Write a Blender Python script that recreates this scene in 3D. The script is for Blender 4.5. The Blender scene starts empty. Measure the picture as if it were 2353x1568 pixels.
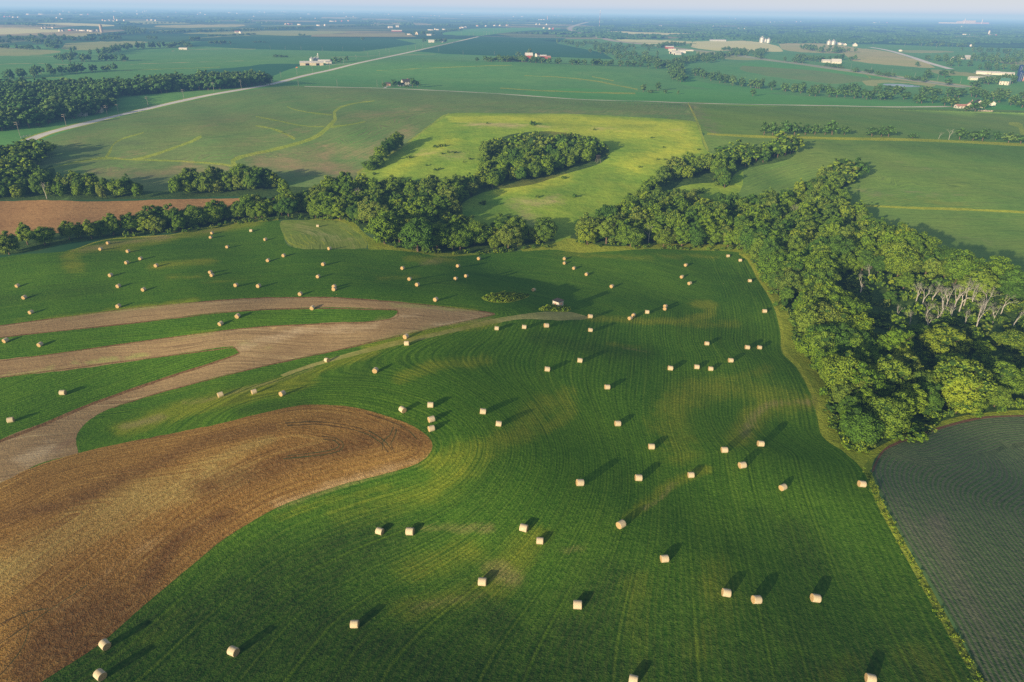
import bpy, math, random, time
import numpy as np
from mathutils import Matrix, Vector
from mathutils.geometry import delaunay_2d_cdt
T0 = time.time()
rng = np.random.default_rng(7)
random.seed(7)
R = math.radians
C = bpy.context.scene.collection

# ------------------------------------------------------------------ camera numbers
W, HH, FPX, CAM_H = 2353.0, 1568.0, 1568.7, 105.0
PITCH, ROLL = math.atan(760 / FPX), math.atan(31 / 2353)
cp, sp, cr, sr = math.cos(PITCH), math.sin(PITCH), math.cos(ROLL), math.sin(ROLL)
SUN_EL, SUN_AZ = 12.6, 38.0       # shadows fall towards azimuth SUN_AZ (clockwise from +Y)

def flat(x, y, h=0.0):
    dx, dy = np.asarray(x, float) - W / 2, np.asarray(y, float) - HH / 2
    u = (cr * dx + sr * dy) / FPX
    v = -(-sr * dx + cr * dy) / FPX
    fy, fz = cp + v * sp, v * cp - sp
    fz = np.minimum(fz, -0.0016)
    t = (CAM_H - h) / -fz
    return u * t, fy * t

def project(X, Y, Z):
    f = Y * cp - (Z - CAM_H) * sp
    v = (Y * sp + (Z - CAM_H) * cp) / np.maximum(f, 1e-3)
    u = X / np.maximum(f, 1e-3)
    rx, ry = u * FPX, -v * FPX
    return cr * rx - sr * ry + W / 2, sr * rx + cr * ry + HH / 2

# ------------------------------------------------------------------ relief of the land
# (pixel the hump stands on, height m, radius along / across m, turn)
HUMPS = [(1120, 880, 4.2, 42, 60, 0.3), (1330, 775, -3.6, 34, 70, 0.25), (1560, 900, 3.0, 40, 40, 0),
         (640, 1080, 3.2, 45, 30, 0.6), (760, 1330, -2.4, 24, 18, 0.5), (1120, 1230, 2.0, 26, 18, 0),
         (1180, 1500, -0.4, 26, 20, 0), (1610, 1380, 1.6, 16, 14, 0), (1330, 1400, -0.6, 20, 18, 0),
         (1790, 1180, 1.8, 18, 16, 0), (1880, 1290, -1.8, 16, 16, 0), (2120, 1250, 1.5, 30, 20, 0),
         (300, 640, 3.0, 70, 40, 0), (120, 700, -3.0, 60, 30, 0), (700, 760, 3.0, 90, 30, 0.1),
         (1290, 700, 1.6, 60, 25, 0), (450, 860, -2.0, 60, 25, 0.2), (900, 560, 1.5, 60, 40, 0),
         (1100, 540, -2.0, 200, 50, 0), (300, 500, -2.0, 200, 60, 0), (1500, 340, 9.0, 160, 110, 0),
         (700, 330, 8.0, 190, 110, 0.3), (330, 330, 5.0, 120, 70, 0.2), (480, 400, -5.0, 160, 60, 0),
         (1200, 250, 6.0, 320, 120, 0), (1900, 300, 6.0, 260, 120, 0), (2240, 505, -6.0, 130, 60, -.3), (2080, 590, 4.0, 70, 28, -.5), (2330, 670, 3.5, 60, 28, -.3), (1850, 420, -3.0, 60, 40, 0),
         (2000, 700, -5.0, 90, 90, 0), (1650, 520, -2.0, 90, 60, 0), (1000, 160, 8.0, 380, 200, 0),
         (500, 230, 6.0, 260, 150, 0), (1650, 190, -6.0, 300, 150, 0), (1250, 165, 6.0, 260, 120, 0.2)]
_hx = [(-10.0, 10.0, 10.0, 95, 80, 1.0, 0.0)]  # added hump under the camera, its far slope darkens the foreground
for (px, py, a, s1, s2, tr) in HUMPS:
    cx, cy = flat(px, py)
    _hx.append((float(cx), float(cy), a * (2.1 if py > 730 else 1.3 if py > 600 else 1.0), s1, s2, math.cos(tr), math.sin(tr)))

def height(X, Y):
    X, Y = np.asarray(X, float), np.asarray(Y, float)
    z = np.zeros(np.broadcast(X, Y).shape)
    for cx, cy, a, s1, s2, c, s in _hx:
        dx, dy = X - cx, Y - cy
        p, q = (c * dx + s * dy) / s1, (-s * dx + c * dy) / s2
        z = z + a * np.exp(-0.5 * (p * p + q * q))
    r = np.hypot(X, Y)
    near = 1 / (1 + (r / 900) ** 4)
    z = z + near * (0.9 * np.sin(X / 23 + 1.3 + 0.8 * np.sin(Y / 41)) * np.sin(Y / 31 + .4) + 0.35 * np.sin(X / 9.5 + Y / 17))
    mid = np.clip((r - 350) / 500, 0, 1) / (1 + (r / 2600) ** 4)
    z = z + mid * (2.4 * np.sin(X / 130 + 2.0 + np.sin(Y / 300)) * np.sin(Y / 190 + 1.0) + 1.6 * np.sin((X * .6 + Y) / 95))
    return z

def ground(x, y, h=0.0):
    """pixel -> point of the land (h metres above it)"""
    x, y = np.asarray(x, float), np.asarray(y, float)
    hz = np.zeros(np.broadcast(x, y).shape)
    for _ in range(14):
        X, Y = flat(x, y, hz)
        hz = 0.4 * hz + 0.6 * (height(X, Y) + h)
    X, Y = flat(x, y, hz)
    return X, Y, height(X, Y)

def g1(x, y, h=0.0):
    X, Y, Z = ground(np.array([x]), np.array([y]), h)
    return float(X[0]), float(Y[0]), float(Z[0])

# ------------------------------------------------------------------ materials
def newmat(name):
    m = bpy.data.materials.new(name); m.use_nodes = True
    nt = m.node_tree; nt.nodes.clear()
    return m, nt

class N:
    """tiny node helper"""
    def __init__(s, nt): s.nt = nt
    def n(s, t, ins=None, **kw):
        nd = s.nt.nodes.new(t)
        for k, v in kw.items(): setattr(nd, k, v)
        for k, v in (ins or {}).items():
            sock = nd.inputs[k]
            if hasattr(v, 'is_output') or isinstance(v, bpy.types.NodeSocket): s.nt.links.new(v, sock)
            else: sock.default_value = v
        return nd
    def math(s, op, a, b=0.0, c=0.0, clamp=False):
        return s.n('ShaderNodeMath', {0: a, 1: b, 2: c}, operation=op, use_clamp=clamp).outputs[0]
    def attr(s, name): return s.n('ShaderNodeAttribute', attribute_name=name)
    def noise(s, vec, scale, detail=3.0, rough=.55, dist=0.0):
        return s.n('ShaderNodeTexNoise', {'Vector': vec, 'Scale': scale, 'Detail': detail, 'Roughness': rough, 'Distortion': dist}).outputs['Fac']
    def ramp(s, f, a, b):
        return s.n('ShaderNodeMapRange', {'Value': f, 'From Min': a, 'From Max': b, 'To Min': 0.0, 'To Max': 1.0}, clamp=True).outputs[0]
    def mix(s, f, a, b, mode='MIX'):
        nd = s.nt.nodes.new('ShaderNodeMix'); nd.data_type = 'RGBA'; nd.blend_type = mode
        for i, v in ((0, f), (6, a), (7, b)):
            if isinstance(v, bpy.types.NodeSocket): s.nt.links.new(v, nd.inputs[i])
            elif i and len(v) == 3: nd.inputs[i].default_value = (*v, 1)
            else: nd.inputs[i].default_value = v
        return nd.outputs[2]
    def scale3(s, vec, x, y, z):
        return s.n('ShaderNodeVectorMath', {0: vec, 1: (x, y, z)}, operation='MULTIPLY').outputs[0]
    def xyz(s, x, y, z): return s.n('ShaderNodeCombineXYZ', {0: x, 1: y, 2: z}).outputs[0]
    def out(s, col, rough=.9, bump=None, dist=.2, strength=1.0, spec=.12, metal=0.0):
        p = s.n('ShaderNodeBsdfPrincipled', {'Base Color': col, 'Roughness': rough, 'Specular IOR Level': spec, 'Metallic': metal})
        if bump is not None:
            b = s.n('ShaderNodeBump', {'Height': bump, 'Strength': strength, 'Distance': dist})
            s.nt.links.new(b.outputs[0], p.inputs['Normal'])
        o = s.n('ShaderNodeOutputMaterial')
        s.nt.links.new(p.outputs[0], o.inputs[0])

def field_mat(name, c1, c2, row=0.0, rowc=(0, 0, 0), rowamt=0.0, streak=.5, streakc=None, yellow=(.20, .22, .04), tan=(.30, .22, .12),
              grain=1.1, bump=.3, big=.012, rowbump=.0, tram=0, gain=1.9, darkc=(.008, .05, .018), fine=.35):
    m, nt = newmat(name); q = N(nt)
    g = lambda c, k=gain: tuple(min(.92, v * k) for v in c)
    c1, c2, rowc, yellow, tan, darkc = g(c1), g(c2), g(rowc), g(yellow), g(tan), g(darkc)
    streakc = g(streakc) if streakc else None
    pos = q.n('ShaderNodeNewGeometry').outputs['Position']
    u = q.attr('rows').outputs['Fac']
    pa = q.n('ShaderNodeSeparateColor', {0: q.attr('patch').outputs['Color']})
    big1 = q.noise(pos, big, 4, .6); big2 = q.noise(pos, big * 5.3, 4, .6)
    col = q.mix(q.ramp(q.math('ADD', q.math('MULTIPLY', big1, .6), q.math('MULTIPLY', big2, .4)), .36, .64), c1, c2)
    sep = q.n('ShaderNodeSeparateXYZ', {0: pos})
    # streaks that run along the rows
    sv = q.xyz(q.math('MULTIPLY', u, .55), q.math('MULTIPLY', sep.outputs[0], .012), q.math('MULTIPLY', sep.outputs[1], .012))
    st = q.noise(sv, 1.0, 5, .68)
    sv2 = q.xyz(q.math('MULTIPLY', u, 1.9), q.math('MULTIPLY', sep.outputs[0], .05), q.math('MULTIPLY', sep.outputs[1], .05))
    st2 = q.noise(sv2, 1.0, 3, .6)
    dk = tuple(v * .45 for v in c1); lt = streakc or tuple(min(1, v * 1.7) for v in c2)
    col = q.mix(q.math('MULTIPLY', q.ramp(st, .55, .72), streak), col, lt)
    col = q.mix(q.math('MULTIPLY', q.ramp(st2, .5, .30), streak), col, dk)
    # soft patches of weak crop, bare soil, dark crop and painted shade
    br = q.noise(pos, .10, 6, .72); brs = q.math('ADD', q.math('MULTIPLY', br, .55), q.math('MULTIPLY', st2, .45))
    def pm(ch, lo=.25, hi=.8):
        return q.ramp(q.math('ADD', ch, q.math('MULTIPLY', q.math('SUBTRACT', brs, .5), 3.2)), lo, hi)
    col = q.mix(q.math('MULTIPLY', pm(pa.outputs[0], .1, .95), q.math('MINIMUM', q.math('MULTIPLY', pa.outputs[0], 2.5), 1.0)), col, yellow)
    col = q.mix(q.math('MULTIPLY', pm(pa.outputs[1], .3, 1.2), q.math('MINIMUM', q.math('MULTIPLY', pa.outputs[1], 3.0), 1.0)), col, tan)
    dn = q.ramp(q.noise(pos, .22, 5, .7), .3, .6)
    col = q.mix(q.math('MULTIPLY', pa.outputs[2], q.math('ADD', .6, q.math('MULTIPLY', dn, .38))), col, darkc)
    # plants: fine clumps
    f1 = q.noise(pos, grain, 3, .7); f2 = q.noise(pos, grain * 3.1, 2, .6)
    fg = q.math('ADD', q.math('MULTIPLY', f1, .6), q.math('MULTIPLY', f2, .4))
    fr = q.ramp(fg, .36, .64)
    col = q.mix(fr, q.mix(fine, col, (0, 0, 0)), q.mix(fine * .45, col, (.42, .48, .12) if c2[1] > c2[0] else (.75, .55, .30)))
    bh = fg
    if row > 0:
        s = q.math('SINE', q.math('MULTIPLY', u, 2 * math.pi / row))
        rr = q.ramp(q.math('ADD', s, q.math('MULTIPLY', q.math('SUBTRACT', st2, .5), 2.5)), -.7, .7)
        gap = q.ramp(q.noise(pos, .8, 2), .3, .6)
        col = q.mix(q.math('MULTIPLY', q.math('SUBTRACT', 1.0, rr), rowamt), col, rowc)
        bh = q.math('ADD', bh, q.math('MULTIPLY', rr, rowbump)) if rowbump else bh
    if tram:
        tw = q.math('ABSOLUTE', q.math('SUBTRACT', q.math('FRACT', q.math('ADD', q.math('DIVIDE', u, tram), q.math('MULTIPLY', st, .12))), .5))
        on = q.ramp(q.noise(q.xyz(q.math('FLOOR', q.math('DIVIDE', u, tram)), q.math('MULTIPLY', sep.outputs[1], .02), 0.0), 1.0, 2), .42, .6)
        col = q.mix(q.math('MULTIPLY', q.math('MULTIPLY', q.ramp(tw, .05, .02), on), .18), col, g((.16, .26, .02), 1.6))
        col = q.mix(q.math('MULTIPLY', q.math('MULTIPLY', q.ramp(q.math('ABSOLUTE', q.math('SUBTRACT', tw, .09)), .05, .02), on), .28), col, (.010, .045, .012))
    q.out(col, .95, bh, bump, 1.0, .05)
    return m

def plain(name, c, rough=.7, var=.15, scale=2.0, bump=0.0, metal=0.0, spec=.3):
    m, nt = newmat(name); q = N(nt)
    pos = q.n('ShaderNodeTexCoord').outputs['Object']
    nz = q.noise(pos, scale, 4, .6)
    col = q.mix(q.ramp(nz, .3, .7), tuple(v * (1 - var) for v in c), tuple(min(1, v * (1 + var)) for v in c))
    q.out(col, rough, nz if bump else None, bump or .1, 1.0, spec, metal)
    return m

def ribbed(name, c, period, amt=.3, axis=0, rough=.5, metal=0.0):
    """metal or board cladding with ribs"""
    m, nt = newmat(name); q = N(nt)
    pos = q.n('ShaderNodeTexCoord').outputs['Object']
    sx = q.n('ShaderNodeSeparateXYZ', {0: pos}).outputs[axis]
    s = q.ramp(q.math('SINE', q.math('MULTIPLY', sx, 2 * math.pi / period)), -.9, -.4)
    nz = q.ramp(q.noise(pos, .5, 4, .65), .3, .75)
    col = q.mix(nz, tuple(v * .82 for v in c), c)
    col = q.mix(q.math('MULTIPLY', q.math('SUBTRACT', 1.0, s), amt), col, tuple(v * .35 for v in c))
    q.out(col, rough, s, .03, 1.0, .3, metal)
    return m

M = {}
GR = dict(yellow=(.20, .245, .020), tan=(.29, .25, .10))
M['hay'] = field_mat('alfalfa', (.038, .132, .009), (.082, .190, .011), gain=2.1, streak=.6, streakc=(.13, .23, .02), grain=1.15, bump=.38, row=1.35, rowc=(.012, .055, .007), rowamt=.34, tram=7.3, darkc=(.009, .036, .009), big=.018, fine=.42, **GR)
M['stubble'] = field_mat('stubble', (.215, .150, .075), (.34, .255, .130), streak=.85, streakc=(.50, .40, .22), tan=(.46, .38, .25), yellow=(.28, .30, .10), darkc=(.16, .09, .06), grain=.9, bump=.22, row=1.5, rowc=(.22, .14, .09), rowamt=.35, fine=.3)
M['brown'] = field_mat('ripe_cereal', (.225, .120, .026), (.37, .225, .055), streak=.85, streakc=(.46, .31, .09), tan=(.50, .35, .18), yellow=(.35, .27, .085), darkc=(.085, .038, .010), grain=1.3, bump=.42, row=1.6, rowc=(.13, .06, .02), rowamt=.28, fine=.48)
M['brownleft'] = field_mat('bare_brown', (.35, .19, .075), (.42, .245, .10), streak=.45, streakc=(.50, .32, .14), grain=.5, bump=.25, darkc=(.18, .09, .05), fine=.4)
M['corn'] = field_mat('young_corn', (.062, .130, .056), (.100, .170, .075), row=1.05, rowbump=.1, rowc=(.12, .11, .10), rowamt=.5, streak=.4, streakc=(.085, .15, .06), grain=.8, bump=.35, tan=(.16, .14, .13), yellow=(.14, .16, .05), fine=.35)
M['hill'] = field_mat('young_soy_hill', (.090, .23, .060), (.165, .245, .075), streak=.85, streakc=(.26, .24, .11), row=3.0, rowc=(.14, .12, .08), rowamt=.35, grain=.25, bump=.3, big=.006, tan=(.30, .235, .13), yellow=(.17, .22, .07), darkc=(.04, .08, .06), fine=.2)
M['soyright'] = field_mat('soy_right', (.095, .215, .045), (.165, .25, .055), streak=.65, streakc=(.15, .18, .07), row=3.0, rowc=(.05, .10, .05), rowamt=.2, grain=.3, bump=.3, big=.006, tan=(.22, .19, .13), fine=.2)
M['pasture'] = field_mat('pasture', (.13, .27, .030), (.28, .39, .045), streak=.4, streakc=(.32, .37, .08), grain=.22, bump=.55, big=.02, tan=(.46, .38, .20), yellow=(.40, .46, .05), darkc=(.05, .15, .03), fine=.3)
M['meadow'] = field_mat('field_margin', (.19, .28, .025), (.33, .38, .04), streak=.2, grain=.5, bump=.6, big=.03, tan=(.42, .34, .15), yellow=(.34, .36, .05), fine=.45)
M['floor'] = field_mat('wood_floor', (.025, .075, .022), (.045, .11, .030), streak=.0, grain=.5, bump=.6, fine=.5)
M['mown'] = field_mat('mown_hay', (.14, .24, .035), (.26, .30, .07), streak=.85, streakc=(.40, .37, .15), grain=.5, bump=.2, tan=(.50, .42, .22), fine=.25)
M['edge'] = field_mat('grass_strip', (.28, .36, .035), (.42, .46, .05), streak=.1, grain=.6, bump=.6, tan=(.4, .3, .1), fine=.5)
M['waterway'] = field_mat('grass_waterway', (.20, .30, .045), (.30, .37, .06), streak=.1, grain=.35, bump=.7, tan=(.4, .3, .1), fine=.4)
M['track'] = field_mat('wheel_track', (.055, .030, .014), (.08, .045, .02), streak=.0, grain=.9, bump=.2, fine=.2)
M['rust'] = field_mat('dead_edge', (.11, .055, .024), (.18, .10, .045), streak=.1, grain=.8, bump=.4, fine=.5)
M['tanpath'] = field_mat('worn_strip', (.22, .25, .06), (.36, .34, .13), streak=.5, grain=.5, bump=.2, fine=.3)
M['soil'] = field_mat('soil', (.13, .065, .05), (.17, .09, .07), streak=.1, grain=.8, bump=.3, fine=.3)
M['midgreen'] = field_mat('mid_field', (.070, .225, .065), (.115, .26, .075), streak=.8, streakc=(.18, .25, .10), grain=.12, bump=.2, big=.004, fine=.12)
M['dksoy'] = field_mat('dark_field', (.018, .095, .050), (.028, .115, .055), streak=.3, grain=.1, bump=.2, big=.003, fine=.1)
M['bright'] = field_mat('bright_field', (.065, .24, .055), (.10, .27, .065), streak=.4, streakc=(.16, .26, .08), grain=.12, bump=.2, big=.004, fine=.1)
M['pale'] = field_mat('pale_field', (.20, .27, .10), (.30, .31, .13), streak=.6, streakc=(.40, .36, .17), grain=.1, bump=.2, big=.006, fine=.1)
M['wheat'] = field_mat('wheat_field', (.62, .50, .20), (.78, .62, .28), streak=.5, streakc=(.80, .62, .30), grain=.1, bump=.2, big=.005, fine=.06)
M['greybrown'] = field_mat('greybrown_field', (.28, .31, .12), (.40, .35, .17), streak=.6, streakc=(.20, .30, .10), grain=.1, bump=.2, big=.005, fine=.08)
M['road'] = field_mat('gravel_road', (.62, .56, .48), (.72, .66, .58), streak=.5, streakc=(.80, .75, .67), grain=.8, bump=.05, fine=.08)
M['asphalt'] = field_mat('highway_paving', (.30, .28, .26), (.36, .33, .31), streak=.3, streakc=(.45, .42, .40), grain=.5, bump=.05, fine=.08)

def far_mat():
    """open farmland out to the horizon: a patchwork of quarter sections"""
    m, nt = newmat('farmland'); q = N(nt)
    pos = q.n('ShaderNodeNewGeometry').outputs['Position']
    rot = q.n('ShaderNodeVectorRotate', {'Vector': pos, 'Angle': R(-14)}, rotation_type='Z_AXIS').outputs[0]
    wob = q.noise(q.scale3(rot, .0011, .0011, 0), 1.0, 2)
    cells = []
    for (sx, sy, k) in ((420., 800., 0.), (800., 400., 7.)):
        sx_ = q.n('ShaderNodeSeparateXYZ', {0: rot})
        a = q.math('FLOOR', q.math('ADD', q.math('DIVIDE', sx_.outputs[0], sx), q.math('MULTIPLY', wob, .35)))
        b = q.math('FLOOR', q.math('ADD', q.math('DIVIDE', sx_.outputs[1], sy), q.math('MULTIPLY', wob, .25)))
        cells.append(q.n('ShaderNodeTexWhiteNoise', {'Vector': q.xyz(a, b, k)}, noise_dimensions='3D').outputs['Value'])
    cr_ = q.n('ShaderNodeValToRGB', {0: cells[0]})
    el = cr_.color_ramp; el.interpolation = 'CONSTANT'
    cols = [(0, (.045, .16, .075)), (.24, (.080, .22, .09)), (.46, (.13, .26, .10)), (.62, (.05, .17, .08)), (.72, (.25, .32, .13)), (.83, (.07, .19, .09)), (.89, (.46, .42, .20)), (.955, (.75, .62, .33))]  # greens shifted bluish: distance haze partly painted into the field colours
    while len(el.elements) < len(cols): el.elements.new(.5)
    for e, (p_, c_) in zip(el.elements, cols): e.position = p_; e.color = (*c_, 1)
    col = q.mix(q.math('MULTIPLY', q.ramp(cells[1], .2, .8), .45), cr_.outputs[0], (.030, .11, .05))
    wood = q.ramp(q.noise(q.scale3(rot, .0016, .0035, 0), 1.0, 5, .65), .53, .57)
    sx_ = q.n('ShaderNodeSeparateXYZ', {0: pos})
    right = q.ramp(q.math('SUBTRACT', sx_.outputs[0], q.math('MULTIPLY', sx_.outputs[1], .12)), 200, 1500)
    far = q.ramp(q.n('ShaderNodeVectorMath', {0: pos}, operation='LENGTH').outputs['Value'], 2200, 5200)
    wood2 = q.ramp(q.noise(q.scale3(rot, .0013, .0022, 0), 1.0, 5, .65), .40, .46)
    wd = q.math('MAXIMUM', q.math('MULTIPLY', wood, far), q.math('MULTIPLY', wood2, q.math('MULTIPLY', right, far)))
    col = q.mix(wd, col, (.030, .085, .035))
    sm = q.noise(q.scale3(rot, .03, .008, 0), 1.0, 4, .65)
    col = q.mix(q.math('MULTIPLY', q.ramp(sm, .45, .75), .3), col, (.14, .19, .10))
    q.out(col, .95, None, spec=.04)
    return m
M['far'] = far_mat()

def leaf_mat(name, cols, spec=.08, gain=2.0):
    m, nt = newmat(name); q = N(nt)
    t = q.attr('tint').outputs['Fac']
    rnd = q.n('ShaderNodeObjectInfo').outputs['Random']
    f = q.math('FRACT', q.math('ADD', t, rnd))
    cr_ = q.n('ShaderNodeValToRGB', {0: f})
    el = cr_.color_ramp
    while len(el.elements) < len(cols): el.elements.new(.5)
    for i, (e, c_) in enumerate(zip(el.elements, cols)): e.position = i / (len(cols) - 1); e.color = (*[v * gain for v in c_], 1)
    pos = q.n('ShaderNodeNewGeometry').outputs['Position']
    nz = q.noise(pos, .45, 3, .6)
    col = q.mix(q.math('MULTIPLY', q.ramp(nz, .4, .7), .22), cr_.outputs[0], (.16, .24, .03))
    col = q.mix(q.math('MULTIPLY', q.ramp(nz, .5, .25), .25), col, (.02, .07, .018))
    q.out(col, .75, None, spec=spec)
    return m
M['leaf'] = leaf_mat('leaves', [(.066, .130, .011), (.110, .175, .013), (.034, .085, .014), (.150, .200, .017), (.070, .135, .013), (.120, .155, .028), (.042, .100, .014), (.12, .175, .020), (.066, .130, .011)])
M['leafmid'] = leaf_mat('leaves_distant', [(.042, .105, .028), (.070, .135, .034), (.030, .085, .028), (.090, .145, .040), (.042, .105, .028)])
M['weed'] = leaf_mat('tall_weeds', [(.17, .26, .022), (.24, .30, .035), (.12, .21, .02), (.17, .26, .022)])
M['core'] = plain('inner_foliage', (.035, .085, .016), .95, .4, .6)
M['bark'] = plain('bark', (.20, .15, .11), .9, .3, 1.5, .1)
M['deadwood'] = plain('dead_wood', (.46, .45, .42), .8, .25, 1.2, .05)
M['polewood'] = plain('pole_wood', (.30, .28, .25), .8, .2, .8)
M['white'] = ribbed('white_cladding', (.74, .72, .68), .9, .18)
M['whiteroof'] = ribbed('white_metal_roof', (.80, .80, .80), .9, .15, 0, .4)
M['cream'] = ribbed('cream_cladding', (.66, .58, .46), .9, .2)
M['darkroof'] = plain('dark_shingle', (.09, .085, .09), .85, .25, 1.5)
M['redclad'] = ribbed('red_cladding', (.42, .07, .05), .5, .3)
M['pinkroof'] = plain('faded_red_roof', (.48, .27, .24), .7, .2, .8)
M['galv'] = ribbed('galvanised_steel', (.62, .65, .68), .8, .25, 2, .4, .3)
M['bluesilo'] = ribbed('blue_glazed_steel', (.03, .07, .20), 1.5, .35, 2, .3)
M['concrete'] = ribbed('concrete_staves', (.48, .41, .35), 1.2, .3, 2, .9)
M['glass'] = plain('dark_glass', (.02, .03, .04), .15, .2, 1.0, 0, 0, .6)
M['opening'] = plain('dark_opening', (.02, .018, .016), .9, .2, 1.0)
M['orange'] = plain('orange_paint', (.8, .22, .04), .5, .1, 1.0)
M['greenroof'] = plain('green_roof', (.08, .22, .17), .6, .2, 1.0)
M['blind'] = plain('blind_boards', (.03, .03, .03), .9, .3, 2.0)

def straw_mat(name, end):
    m, nt = newmat(name); q = N(nt)
    pos = q.n('ShaderNodeTexCoord').outputs['Object']
    s = q.n('ShaderNodeSeparateXYZ', {0: pos})
    if end:
        rad = q.n('ShaderNodeVectorMath', {0: q.scale3(pos, 0, 1, 1)}, operation='LENGTH').outputs['Value']
        ang = q.math('ARCTAN2', s.outputs[1], s.outputs[2])
        w = q.math('SINE', q.math('ADD', q.math('MULTIPLY', rad, 48), ang))
        nz = q.noise(pos, 14, 3, .7)
        f = q.math('ADD', q.math('MULTIPLY', w, .22), nz)
        col = q.mix(q.ramp(f, .25, .85), (.46, .30, .13), (.74, .56, .33))
        col = q.mix(q.ramp(q.noise(pos, 3.0, 3), .55, .7), col, (.45, .33, .18))
        q.out(col, .9, f, .03)
    else:
        st = q.noise(q.scale3(pos, 30, 3, 3), 1.0, 3, .7)
        w = q.math('SINE', q.math('MULTIPLY', s.outputs[0], 55))
        col = q.mix(q.ramp(st, .3, .7), (.64, .52, .34), (.82, .72, .52))
        col = q.mix(q.math('MULTIPLY', q.n('ShaderNodeObjectInfo').outputs['Random'], .35), col, (.62, .52, .40))
        col = q.mix(q.math('MULTIPLY', q.ramp(w, .6, .95), .25), col, (.95, .90, .80))
        col = q.mix(q.math('MULTIPLY', q.ramp(q.noise(pos, 2.2, 3), .5, .75), .45), col, (.56, .42, .25))
        q.out(col, .85, st, .03)
    return m
M['straw'] = straw_mat('net_wrapped_straw', False)
M['strawend'] = straw_mat('straw_end', True)

m, nt = newmat('pond_water'); q = N(nt)
q.out((.10, .16, .20, 1), .12, q.noise(q.n('ShaderNodeNewGeometry').outputs['Position'], .3, 3), .02, .3, .5)
M['water'] = m
print('materials', time.time() - T0)
exec_parts = True

# ------------------------------------------------------------------ the land: one continuous sheet split into fields
def spline(P, n=6, closed=False):
    P = [np.array(p, float) for p in P]
    out = []
    L = len(P)
    rngi = range(L if closed else L - 1)
    for i in rngi:
        if closed: a, b, c, d = P[i - 1], P[i], P[(i + 1) % L], P[(i + 2) % L]
        else: a, b, c, d = P[max(i - 1, 0)], P[i], P[i + 1], P[min(i + 2, L - 1)]
        k = max(1, min(n, int(np.hypot(*(c[:2] - b[:2])) / 9)))
        for j in range(k):
            t = j / k
            out.append(0.5 * ((2 * b) + (-a + c) * t + (2 * a - 5 * b + 4 * c - d) * t * t + (-a + 3 * b - 3 * c + d) * t ** 3))
    if not closed: out.append(P[-1])
    return np.array(out)

def ribbon(P, n=6):
    """pixel centreline with widths -> polygon"""
    S = spline(P, n)
    T = np.gradient(S[:, :2], axis=0); T /= np.maximum(np.hypot(T[:, 0], T[:, 1]), 1e-6)[:, None]
    Nn = np.stack([-T[:, 1], T[:, 0]], 1) * S[:, 2:3] / 2
    return np.concatenate([S[:, :2] + Nn, (S[:, :2] - Nn)[::-1]])

BROWN_EDGE = [(-400, 1500), (-200, 1180), (0, 1110), (60, 1080), (150, 1050), (250, 1025), (400, 995), (500, 975), (600, 950), (690, 932), (760, 931), (830, 940),
              (900, 960), (950, 980), (985, 1005), (994, 1025), (985, 1045), (960, 1065), (900, 1085), (800, 1110), (720, 1135), (640, 1165),
              (560, 1210), (500, 1250), (440, 1300), (380, 1350), (310, 1410), (230, 1480), (170, 1520), (95, 1568), (0, 1640), (-200, 1800)]
HAY_RIGHT = [(1690, 578), (1712, 590), (1740, 640), (1775, 700), (1792, 760), (1797, 810), (1830, 845), (1862, 905), (1878, 960), (1890, 1002), (1940, 1035),
             (1985, 1078), (2015, 1150), (2070, 1250), (2130, 1360), (2190, 1470), (2248, 1568), (2330, 1710)]
HAY_TOP = [(-400, 640), (-80, 605), (0, 592), (60, 584), (150, 577), (245, 552), (390, 541), (500, 520), (590, 505), (640, 505), (652, 540), (662, 565), (720, 571), (845, 572),
           (900, 574), (960, 580), (1020, 590), (1100, 584), (1200, 577), (1280, 573), (1330, 580), (1400, 577), (1500, 571), (1580, 574)]
STRIP_TOP = [(-300, 790), (0, 748), (100, 735), (200, 722), (330, 705), (450, 694), (560, 686), (700, 683), (800, 685), (900, 692), (1000, 702), (1070, 711), (1136, 720)]
STRIP_LOW = [(1138, 723), (1100, 731), (1050, 741), (960, 761), (870, 781), (780, 803), (700, 820), (600, 842), (500, 866), (430, 885), (333, 912), (260, 936), (215, 959), (186, 985), (174, 1008), (178, 1030)]
CORN_LEFT = [(2080, 1010), (2030, 1035), (2010, 1055), (2004, 1078), (2012, 1105), (2035, 1155), (2062, 1210), (2125, 1315), (2200, 1445), (2262, 1568), (2345, 1710)]
TONGUE2 = [(-300, 815), (0, 775), (80, 767), (200, 755), (330, 739), (480, 721), (600, 711), (720, 707), (800, 707), (870, 710), (916, 716), (906, 727), (870, 738), (780, 741), (700, 745), (550, 756), (450, 768), (330, 785), (200, 804), (100, 817), (0, 827), (-300, 870)]
TONGUE3 = [(-300, 915), (0, 868), (120, 855), (240, 840), (370, 820), (450, 807), (520, 797), (542, 799), (551, 810), (500, 829), (400, 861), (300, 894), (200, 930), (100, 972), (0, 1010), (-300, 1140)]
FENCE = [(1620, 307), (1740, 314), (1900, 318), (2100, 322), (2353, 333), (2600, 346)]

F = []   # (object name, material, outline in pixels, rows rule, smooth)
def fld(name, mat, P, rows=('dir', 20), closed=True, smooth=True):
    F.append((name, mat, spline(P, 8, True) if smooth else np.array(P, float), rows))
def rib(name, mat, P, rows=('dir', 0)):
    F.append((name, mat, ribbon(P), rows))

D = lambda a: ('dir', a)
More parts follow.
